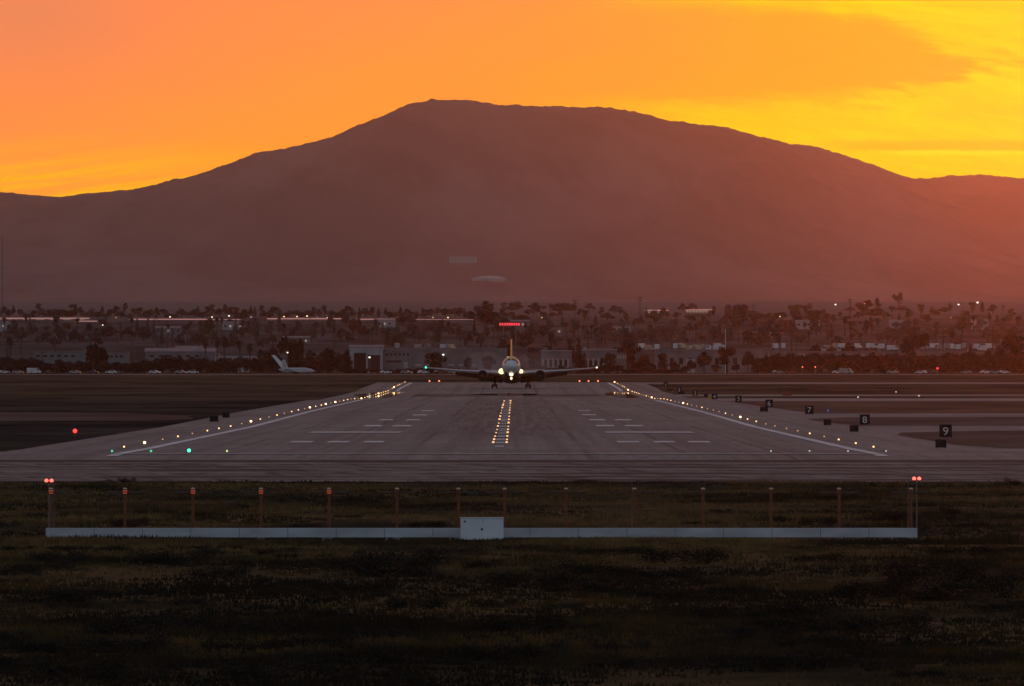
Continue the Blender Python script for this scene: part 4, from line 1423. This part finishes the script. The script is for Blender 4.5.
# long sheds whose metal roofs catch the sky
for px0, px1, yt, d, lb in ((-20, 88, 319, 8900, 'long distant shed whose sloping metal roof shows as a thin bright line behind the palm'), (129, 205, 320, 8900, 'distant shed with broad bright roof above the dim grey town'),
                            (205.5, 239, 320.5, 8880, 'distant shed with thin bright roof beside the hazy round tree'), (267, 342, 319.3, 8900, 'distant shed with bright roof line under a row of lamps'),
                            (351, 394, 320, 8900, 'distant shed with bright roof line between two hazy trees'), (416, 473, 320.5, 8900, 'distant shed with broken bright roof line before the pointed tree'),
                            (75, 96, 322, 8700, 'short distant shed with lower bright roof at the gap'), (645, 668, 311, 9300, 'short distant shed with pale roof under the glow'), (686, 712, 310.5, 9300, 'distant shed with bright pale roof before the largest hazy tree')):
    building(px0, px1, yt, d, 26, 'tan_wall', lb, 'slope', roofmat='roof_metal', name='warehouse',
             wins=[(px0 + (i + .15) * (px1 - px0) / 8, px0 + (i + .75) * (px1 - px0) / 8, yt + .5, yt + 1.9, 'lit_window') for i in range(8)])
# pale tanks and pads on the hill
dg = None
bpy.context.view_layer.update()


def hill_hit(px, py):
    """where the line of sight through a picture point meets the hill: the spot on which the tank stands"""
    dirv = Vector(((px - VX) / F, 1.0, (HY - py) / F)).normalized()
    dgr = bpy.context.evaluated_depsgraph_get()
    ok, loc, *_ = bpy.data.objects['hills'].evaluated_get(dgr).ray_cast(Vector(((px - VX) / F * 12000, 12000, CAMZ + 12000 * (HY - py) / F)), dirv)
    return loc if ok else Vector(((px - VX) / F * 12000, 12000, CAMZ + (HY - py) / F * 12000))


for px, py, wpx, hpx, lb in ((463, 263, 28, 6.5, 'pale flat reservoir wall high on the hillside'), (490, 281, 36, 5, 'pale low tank with shallow cone roof lower on the hillside')):
    p = hill_hit(px, py)
    w = px2m(wpx, p.y)
    h = px2m(hpx, p.y)
    t = thing('water_tank', lb, 'water tank', p)
    if wpx < 30:
        MB().box((0, 8, h / 2 - 6), (w, 20, h + 12)).build('wall', M['tank_pale'], t)
        for q in range(7):
            MB().box((-w / 2 + (q + .5) * w / 7, -2.3, h / 2 - 6), (.9, .6, h + 12)).build('buttress', M['tank_pale'], t)
    else:
        MB().rings([(-12, w / 2, 14, 0, 12), (h * .5, w / 2, 14, 0, 12)], 32).build('wall', M['tank_pale'], t)
        MB().rings([(h * .5 + .02, w / 2 + .3, 14.3, 0, 12), (h, w * .2, 6, 0, 12), (h * 1.08, .3, .3, 0, 12)], 32).build('roof', M['tank_pale'], t)

# red lit sign over the town
d = 6850
p = at(509.5, d)
o = thing('lit_sign', 'long red lit sign on posts above the airliner tail', 'sign', p)
zc = zrow(324.2, d) - p.z
w = px2m(21, d)
MB().box((0, 0.5, zc), (w + .6, .5, 1.9)).build('cabinet', M['black_paint'], o)
seg = 9
for i in range(seg):
    MB().box((-w / 2 + (i + .5) * w / seg, 0.1, zc + random.uniform(-.05, .05)), (w / seg * random.choice((.75, .9, .85)), .2, 1.35)).build('light_panel', M['red_sign'], o)
for q in (-1, 1):
    MB().tube((q * w * .3, .5, -1), (q * w * .3, .5, zc - .95), .25, .25).build('post', M['steel_pole'], o)


# ------------------------------------------------------------------ poles, masts, lamps
up = thing('utility_pole', 'pole', 'utility pole')
MB().tube((0, 0, -1), (0, 0, 10), .30, .2, 8).build('pole', M['wood_pole'], up)
MB().box((0, 0, 9.2), (3.0, .25, .3)).build('crossarm', M['wood_pole'], up)
MB().box((0, 0, 8.1), (2.4, .22, .25)).build('crossarm', M['wood_pole'], up)
for q in (-1.3, -.6, .6, 1.3):
    MB().tube((q, 0, 9.35), (q, 0, 9.65), .08, .06, 6).build('insulator', M['grey_wall'], up)
UP = Kind(up)
ug = 'utility poles through the town'
for px, yt, d, lb in ((7, 328, 6250, 'dark utility pole beside the fan palm at the field edge'), (21, 329, 6700, 'hazy utility pole next to the field edge palm'), (55, 336, 6350, 'dark utility pole above the bluish building'),
                      (42, 351, 6050, None), (90, 332, 6350, 'dark utility pole rising behind the big round tree'), (132, 334, 6500, 'dark utility pole between the tree row and the palms'), (167, 336, 6350, 'dark utility pole above the long grey building'),
                      (204, 327, 6500, 'tall utility pole rising behind the first palm'), (334, 335, 6400, 'dark utility pole above the clump by the hangar'), (366, 335, 6600, 'utility pole above the white hangar'), (432, 337, 6450, 'dark utility pole above the grey warehouse'),
                      (461, 335, 6700, None), (480, 337, 6700, None), (505, 312, 8000, 'hazy utility pole standing beside the red sign'), (588, 331, 6500, 'utility pole between the two pale buildings'), (672, 335, 6500, None),
                      (712, 336, 6500, None), (791, 327, 6350, 'tall utility pole above the tan warehouse'), (796, 336, 6600, None), (943, 330, 6350, 'dark utility pole crossing the row of white vans'), (993, 327, 6350, 'dark utility pole at the end of the van row'),
                      (575, 299, 8600, None), (588, 303, 8800, None), (640, 296, 9000, None), (753, 304, 8600, None), (850, 298, 9000, None), (550, 303, 8600, None), (265, 318, 8000, None), (900, 300, 9000, None), (1003, 305, 9000, None), (120, 322, 7900, None), (310, 312, 8700, None)):
    p = at(px, d)
    h = (zrow(yt, d) - p.z) / 10
    UP.put(p, random.uniform(-.3, .3), lb or 'thin utility pole standing in the hazy town', None if lb else ug, (max(.9, h * .8), max(.9, h * .8), h))
# antenna tower at the edge
p = at(2, 7600)
o = thing('antenna_tower', 'very tall thin lattice antenna tower rising against the hill', 'tower', p)
h = zrow(236, 7600) - p.z
tb = MB()
for a in (0, 2.094, 4.189):
    tb.tube((.7 * math.cos(a), .7 * math.sin(a), -1), (.25 * math.cos(a), .25 * math.sin(a), h), .11, .08, 6)
nst = 26
for i in range(nst):
    z0, z1 = h * i / nst, h * (i + 1) / nst
    r0, r1 = .7 - .45 * i / nst, .7 - .45 * (i + 1) / nst
    for k in range(3):
        a, b = k * 2.094, (k + 1) * 2.094
        tb.tube((r0 * math.cos(a), r0 * math.sin(a), z0), (r1 * math.cos(b), r1 * math.sin(b), z1), .06, .06, 5)
tb.build('lattice', M['steel_pole'], o)
MB().tube((0, 0, h - 1), (0, 0, h + 4), .08, .05, 6).build('whip', M['steel_pole'], o)
p = at(725.5, 6150)
o = thing('flagpole', 'thin pale flagpole above the wide warehouse', 'flagpole', p)
MB().tube((0, 0, -.5), (0, 0, zrow(330.5, 6150) - p.z), .2, .12).build('pole', M['white_paint'], o)
MB().ball((0, 0, zrow(330.3, 6150) - p.z), .25).build('finial', M['white_paint'], o)

# street lamps: post, arm and lamp head
def lamp_post(px, py, d, mat, r, label, group=None):
    p = at(px, d)
    h = max(zrow(py, d) - p.z, 2.5)
    o = thing('street_lamp', label, 'street lamp', p, 0, group)
    MB().tube((0, .9, -.5), (0, .9, h + .2), .14, .09).build('post', M['steel_pole'], o)
    MB().tube((0, .9, h + .15), (0, .1, h + .3), .07, .06).build('arm', M['steel_pole'], o)
    MB().box((0, .1, h + .3), (r * 1.6, r * 1.6, .15)).build('hood', M['grey_metal'], o)
    MB().ball((0, 0, h), r, 8, 6, .8).build('lamp', M[mat], o)


for px, py, d, mt, r, lb in ((287.5, 352.5, 5900, 'lamp_white', .34, 'white lamp glowing in front of the dark clump by the parked jet'), (369.5, 357.3, 5900, 'lamp_white', .44, 'white lamp glowing by the hangar door'),
                             (443.3, 354.6, 5900, 'lamp_white', .44, 'white lamp above the bush beside the grey warehouse'), (802.5, 367, 5850, 'lamp_red_small', .3, 'small orange red lamp, first of the pair in the dark row'),
                             (815.3, 367, 5850, 'lamp_red_small', .3, 'small orange red lamp, second of the pair in the dark row'), (937.5, 372.0, 5800, 'lamp_red', .45, 'red lamp low before the dark row by the vans'),
                             (835.5, 304.5, 9300, 'lamp_white', .6, 'bright distant lamp above the two hazy round trees'), (958.5, 304.5, 9300, 'lamp_white', .6, 'bright distant lamp under the red glow, lower of two'),
                             (977.5, 302.4, 9300, 'lamp_white', .7, 'brightest distant lamp under the red glow'), (864.5, 303.6, 9300, 'lamp_red_small', .4, 'tiny orange distant lamp beside the bright one'),
                             (102.7, 325, 8000, 'lamp_white', .36, 'lone hazy lamp at the gap in the lit roofs'), (170, 316.8, 8800, 'lamp_white', .45, 'distant lamp standing above the middle of the broad lit roof'),
                             (229, 315.8, 8800, 'lamp_white', .5, 'distant lamp above the end of the broad lit roof'), (251, 317.6, 8800, 'lamp_white_dim', .5, 'faint distant lamp past the end of the broad lit roof')):
    lamp_post(px, py, d, mt, r, lb)
for px, py in ((284, 316.5), (297, 316.5), (307, 316), (317.5, 318), (327.7, 317.5), (116, 319), (433, 319.8), (448, 320), (520, 321), (542, 321), (660, 310.5), (212, 317), (780, 316.5), (890, 321), (951, 330)):
    lamp_post(px, py, 8750 if py > 315 else 9200, random.choice(['lamp_amber', 'lamp_white', 'lamp_amber_dim']), random.uniform(.3, .5), 'tiny distant lamp among the hazy sheds at the hill foot', 'tiny distant lamps')


# ------------------------------------------------------------------ parked cars and vans
def car_kind(mat, van=False):
    root = thing('parked_van' if van else 'parked_car', 'x', 'van' if van else 'car')
    b = MB()
    if van:
        prof = [(-2.6, .35), (-2.6, 2.15), (-2.3, 2.3), (1.3, 2.3), (1.9, 1.4), (2.6, 1.15), (2.65, .4)]
    else:
        prof = [(-2.2, .35), (-2.25, .9), (-1.9, 1.0), (-1.3, 1.42), (.4, 1.45), (1.1, .98), (2.1, .85), (2.2, .4)]
    vs = [(x, -.9, z) for x, z in prof] + [(x, .9, z) for x, z in prof]
    n = len(prof)
    fs = [tuple(range(n)), tuple(range(2 * n - 1, n - 1, -1))] + [(i, n + i, n + (i + 1) % n, (i + 1) % n) for i in range(n)]
    b.add(vs, fs)
    b.build('body', M[mat], root)
    for s in (-1, 1):
        if van:
            MB().add([(1.0, s * .915, 1.3), (1.75, s * .915, 1.35), (1.25, s * .915, 2.1), (.7, s * .915, 2.1)], [(0, 1, 2, 3)]).build('window', M['dark_glass'], root)
        else:
            MB().add([(-1.25, s * .915, 1.0), (.85, s * .915, 1.0), (.35, s * .915, 1.36), (-1.0, s * .915, 1.36)], [(0, 1, 2, 3)]).build('window', M['dark_glass'], root)
        for x in (-1.4, 1.4):
            MB().rings([(s * .86 - .12, .34, .34, x, .34), (s * .86 + .12, .34, .34, x, .34)], 12, axis='Y').build('wheel', M['tyre'], root)
    return Kind(root)


CARS = {'white': car_kind('car_white'), 'silver': car_kind('car_silver'), 'dark': car_kind('car_dark'), 'red': car_kind('car_red')}
VANS = {'white': car_kind('car_white', True), 'silver': car_kind('car_silver', True)}
cl = [(4, 'white', 'car', 'white car parked below the utility pole and the field edge palm'), (18, 'silver', 'car', 'silver car parked beside the white van'), (34, 'white', 'van', 'white van parked before the dark tree row'),
      (50, 'dark', 'car', 'dark car parked past the white van'), (75, 'silver', 'car', 'silver car parked below the bluish building'), (93, 'dark', 'car', 'dark car parked below the big round tree'), (111, 'white', 'car', 'white car parked past the big round tree'),
      (155, 'white', 'car', 'white car parked alone short of the palms'), (181, 'silver', 'car', 'silver car parked beside a white one near the palms'), (193, 'white', 'car', 'white car parked nearest the palms'),
      (386, 'white', 'car', 'white car parked below the small windowed grey building'), (406.5, 'silver', 'car', 'silver car parked at the end of the grey building'), (423.5, 'white', 'car', 'white car parked above the wing with the green tip'),
      (440, 'dark', 'car', 'dark car parked above the wing beside the white car'), (455, 'silver', 'car', 'silver car parked below the grey warehouse near the engine'),
      (778, 'silver', 'car', 'silver car parked before the tree row near the warehouse'), (790, 'red', 'car', 'red car parked before the tree row'), (838, 'white', 'car', 'white car parked past the two red lamps'), (846, 'silver', 'van', 'silver van parked past the two red lamps'),
      (893, 'silver', 'car', 'silver car parked below the spreading tree'), (921, 'white', 'car', 'white car parked beside the low red lamp'), (930, 'dark', 'car', 'dark car parked beside the low red lamp'), (966, 'silver', 'car', 'silver car parked below the conifer'),
      (986, 'white', 'car', 'white car parked below the end of the van row, first of three'), (995, 'silver', 'car', 'silver car parked below the end of the van row'), (1004, 'white', 'car', 'white car parked below the end of the van row, last of three')]
for px, c, k, lb in cl:
    d = 5830 + random.uniform(-25, 25)
    p = at(px, d)
    (VANS if k == 'van' else CARS)[c].put(p, random.choice((0, math.pi)) + random.uniform(-.5, .5), lb, None, 1.15)
vg = 'white vans parked in the lot above the tree row'
for px in [642, 649, 657, 676, 683, 690, 697, 706, 712, 717, 722, 776, 784, 829, 836, 842, 851, 857, 872, 880, 892, 926, 932, 939, 946, 952, 958, 964, 976, 983, 990, 297 + 100, 420, 429, 446, 452]:
    d = 6790 + random.uniform(-30, 40)
    VANS[random.choice(['white', 'white', 'silver'])].put(at(px + random.uniform(-1, 1), d), math.pi / 2 + random.uniform(-.9, .9), 'pale van parked in the lot between the tree row and the hazy town', vg, 1.25)
for k in list(CARS.values()) + list(VANS.values()) + [q for v in list(TREES.values()) + list(HAZE_PALE.values()) for q in v] + BUSH + [LA, LB, LD, dot]:
    if not k.used and not getattr(k, 'gone', False):
        k.gone = True
        for o in list(k.root.children_recursive) + [k.root]:
            bpy.data.objects.remove(o)

# ------------------------------------------------------------------ air
em, en, el_ = new_mat('exhaust_air')
en.remove(en['Principled BSDF'])
ev = en.new('ShaderNodeVolumePrincipled')
ev.inputs['Color'].default_value = (0.9, 0.88, 0.88, 1)
ev.inputs['Density'].default_value = 0.0018
ev.inputs['Anisotropy'].default_value = 0.2
el_.new(ev.outputs[0], en['Material Output'].inputs['Volume'])
for sx in (-1, 1):
    eo = MB().rings([(3705, .5, .5, sx * 7 - .8, g(3705) + 4.5), (3720, 3.6, 2.2, sx * 7 - .8, g(3720) + 5.2), (3760, 6.0, 3.6, sx * 7 - .8, g(3760) + 6.4), (3800, 6.5, 3.8, sx * 7.5 - .8, g(3800) + 6.6), (3830, 2.0, 1.4, sx * 8 - .8, g(3830) + 6.6)], 20, axis='Y').build('exhaust_haze', em)
    tag(eo, 'pale jet exhaust haze drifting behind an engine of the airliner', 'haze', kind='stuff')
HZ = dict(x=9300.0, y0=-150.0, y1=27700.0, z0=-4.0, z1=CAMZ + 505.0)
hb = MB().box((0, (HZ['y0'] + HZ['y1']) / 2, (HZ['z0'] + HZ['z1']) / 2), (2 * HZ['x'], HZ['y1'] - HZ['y0'], HZ['z1'] - HZ['z0']))
m_, n, l = new_mat('haze_air')
n.remove(n['Principled BSDF'])
pv = n.new('ShaderNodeVolumePrincipled')
pv.inputs['Color'].default_value = (0.76, 0.82, 1.0, 1)
pv.inputs['Density'].default_value = 0.72e-5
pv.inputs['Anisotropy'].default_value = 0.97
l.new(pv.outputs[0], n['Material Output'].inputs['Volume'])
tag(hb.build('haze', m_), 'dusk haze over the airfield and the hill', 'haze', kind='stuff')

# ------------------------------------------------------------------ sky
SUN_AZ, SUN_EL = 3.2, 2.0
world = bpy.data.worlds.new('World')
scene.world = world
world.use_nodes = True
nt = world.node_tree
n, l = nt.nodes, nt.links
m, ss, mix, vec, nz = nd(nt)
bg = n['Background']
tc = n.new('ShaderNodeTexCoord')
sp = n.new('ShaderNodeSeparateXYZ')
l.new(tc.outputs['Generated'], sp.inputs[0])
dx, dy, dz = sp.outputs
fw = m('MAXIMUM', dy, 0.02)
# angles in units of 1/13300 rad, measured from the left edge and top of this stretch of horizon
X = m('ADD', m('MULTIPLY', m('DIVIDE', dx, fw), F), VX)
Y = m('SUBTRACT', HY, m('MULTIPLY', m('DIVIDE', dz, fw), F))
warp = m('SUBTRACT', nz(vec(m('MULTIPLY', X, 0.006), m('MULTIPLY', Y, 0.02)), 1.0, 5.0, 0.6), 0.5)
warp2 = m('SUBTRACT', nz(vec(m('MULTIPLY', X, 0.012), m('MULTIPLY', Y, 0.07), 4.0), 1.0, 6.0, 0.65), 0.5)
A = (1.0, 0.248, 0.076)
B = (1.05, 0.338, 0.024)
C_ = (1.0, 0.60, 0.0)
Dk = (0.97, 0.47, 0.006)
base = m('MULTIPLY', m('ADD', m('ADD', m('MULTIPLY', X, 0.45), m('MULTIPLY', Y, 1.6)), m('MULTIPLY', warp, 130.0)), 1 / 500.0)
soft = nz(vec(m('MULTIPLY', m('ADD', X, m('MULTIPLY', Y, 1.5)), 0.0035), m('MULTIPLY', Y, 0.012), 9.0), 1.0, 4.0, 0.5)
c = mix(ss(base, 0.0, 1.0), A, B)
c = mix(ss(soft, 0.45, 0.75, 0.0, 0.25), c, (0.97, 0.232, 0.070))
c = mix(ss(X, 480, 900, 0.0, 0.85), c, (1.0, 0.37, 0.012))
c = mix(m('MULTIPLY', m('SUBTRACT', 1.0, ss(X, 20, 230)), m('SUBTRACT', 1.0, ss(Y, 10, 110))), c, (0.82, 0.236, 0.092))
# bright streaks low over the saddle
st = nz(vec(m('MULTIPLY', m('ADD', X, m('MULTIPLY', Y, 2.5)), 0.0065), m('MULTIPLY', m('ADD', Y, m('MULTIPLY', X, 0.12)), 0.085), 2.0), 1.0, 4.0, 0.6)
low = m('MULTIPLY', ss(Y, 125, 192), m('SUBTRACT', 1.0, ss(X, 170, 330)))
c = mix(m('MULTIPLY', low, ss(st, 0.38, 0.62, 0.25, 0.95)), c, Dk)
# wedge of orange cloud against the clear yellow
Xw = m('ADD', X, m('MULTIPLY', warp2, 110.0))
Yw = m('ADD', m('ADD', Y, m('MULTIPLY', warp, 26.0)), m('MULTIPLY', warp2, 20.0))
hh = m('MULTIPLY', m('SUBTRACT', 1.0, m('EXPONENT', m('MULTIPLY', m('MAXIMUM', m('SUBTRACT', 975.0, Xw), 0.0), -1 / 75.0))), 50.0)
cen = m('ADD', 54.0, m('MULTIPLY', ss(Xw, 780, 980), 12.0))
wisp = nz(vec(m('MULTIPLY', m('SUBTRACT', X, m('MULTIPLY', Y, 0.9)), 0.013), m('MULTIPLY', m('SUBTRACT', Y, m('MULTIPLY', X, 0.10)), 0.075), 11.0), 1.0, 7.0, 0.7, 0.8)
torn = m('MULTIPLY', m('SUBTRACT', wisp, 0.5), m('ADD', 14.0, m('MULTIPLY', ss(X, 760, 960), 75.0)))
sd = m('ADD', m('SUBTRACT', m('ABSOLUTE', m('SUBTRACT', Yw, cen)), hh), torn)
fade = m('MAXIMUM', m('MULTIPLY', ss(X, 560, 790), 1.0), m('MULTIPLY', ss(X, 470, 760), ss(Y, 60, 108)))
ylw = m('MULTIPLY', ss(sd, -12.0, 13.0), fade)
stt = nz(vec(m('MULTIPLY', m('SUBTRACT', X, m('MULTIPLY', Y, 1.2)), 0.010), m('MULTIPLY', m('SUBTRACT', Y, m('MULTIPLY', X, 0.16)), 0.06), 6.0), 1.0, 6.0, 0.68, 0.6)
clear = mix(ss(stt, 0.38, 0.66), (1.0, 0.54, 0.003), (1.0, 0.64, 0.0))
c = mix(ylw, c, clear)
# a thin level band of cloud low in the yellow
bd = m('ABSOLUTE', m('SUBTRACT', m('ADD', Y, m('MULTIPLY', warp2, 8.0)), 146.0))
c = mix(m('MULTIPLY', m('MULTIPLY', m('SUBTRACT', 1.0, ss(bd, 2.0, 9.0)), ss(X, 790, 880)), 0.75), c, (0.96, 0.40, 0.012))
bd2 = m('ABSOLUTE', m('SUBTRACT', m('ADD', Y, m('MULTIPLY', warp2, 5.0)), 153.0))
c = mix(m('MULTIPLY', m('MULTIPLY', m('SUBTRACT', 1.0, ss(bd2, 0.5, 3.5)), ss(X, 840, 930)), 0.8), c, (1.0, 0.72, 0.01))

sky = n.new('ShaderNodeTexSky')
sky.sky_type = 'NISHITA'
sky.sun_disc = False
sky.sun_elevation = R(SUN_EL)
sky.sun_rotation = R(SUN_AZ)
sky.dust_density = 2.0
sky.ozone_density = 3.0


def scale_col(cs, f):
    x = n.new('ShaderNodeVectorMath')
    x.operation = 'SCALE'
    l.new(cs, x.inputs[0])
    if isinstance(f, (int, float)):
        x.inputs['Scale'].default_value = f
    else:
        l.new(f, x.inputs['Scale'])
    return x.outputs[0]


SKY_STRENGTH = 0.15
GLOW = 0.575
el = m('ARCSINE', dz)
# the glow reddens and dims with height into a mauve upper sky; the clear blue is behind the viewer
c = scale_col(c, GLOW / SKY_STRENGTH)
c = mix(ss(el, R(1.6), R(7.0)), c, (0.20 / SKY_STRENGTH, 0.10 / SKY_STRENGTH, 0.10 / SKY_STRENGTH))
wgt = m('MULTIPLY', m('SUBTRACT', 1.0, ss(el, R(14), R(65))), ss(dy, 0.15, 0.9))
hs = n.new('ShaderNodeHueSaturation')
hs.inputs['Saturation'].default_value = 0.5
hs.inputs['Value'].default_value = 1.22
l.new(sky.outputs[0], hs.inputs['Color'])
tot = mix(wgt, hs.outputs[0], c)
l.new(tot, bg.inputs['Color'])
bg.inputs['Strength'].default_value = SKY_STRENGTH

sun = bpy.data.lights.new('sun', 'SUN')
sun.energy = 0.027
sun.angle = R(0.5)
sun.color = (1.0, 0.12, 0.035)
so = bpy.data.objects.new('sun', sun)
col.objects.link(so)
to_sun = Vector((math.sin(R(SUN_AZ)) * math.cos(R(SUN_EL)), math.cos(R(SUN_AZ)) * math.cos(R(SUN_EL)), math.sin(R(SUN_EL))))
so.rotation_euler = (-to_sun).to_track_quat('-Z', 'Y').to_euler()
so.location = (0, 0, 60)

# ------------------------------------------------------------------ camera and output
cam = bpy.data.cameras.new('camera')
cam.sensor_width = 36.0
cam.sensor_fit = 'HORIZONTAL'
cam.lens = F * 36.0 / 1024.0
cam.clip_start = 1.0
cam.clip_end = 60000.0
co = bpy.data.objects.new('camera', cam)
col.objects.link(co)
co.location = (0, 0, CAMZ)
co.rotation_euler = (math.pi / 2 + math.atan((HY - 343.0) / F), 0, math.atan((VX - 512.0) / F))
scene.camera = co
scene.view_settings.view_transform = 'Standard'
scene.view_settings.look = 'None'
scene.view_settings.exposure = 0.95
scene.view_settings.gamma = 1.0
scene.render.engine = 'CYCLES'
cy = scene.cycles
cy.use_denoising = True
cy.max_bounces = 6
cy.diffuse_bounces = 2
cy.glossy_bounces = 2
cy.volume_bounces = 0
cy.sample_clamp_indirect = 3.0
cy.use_light_tree = True
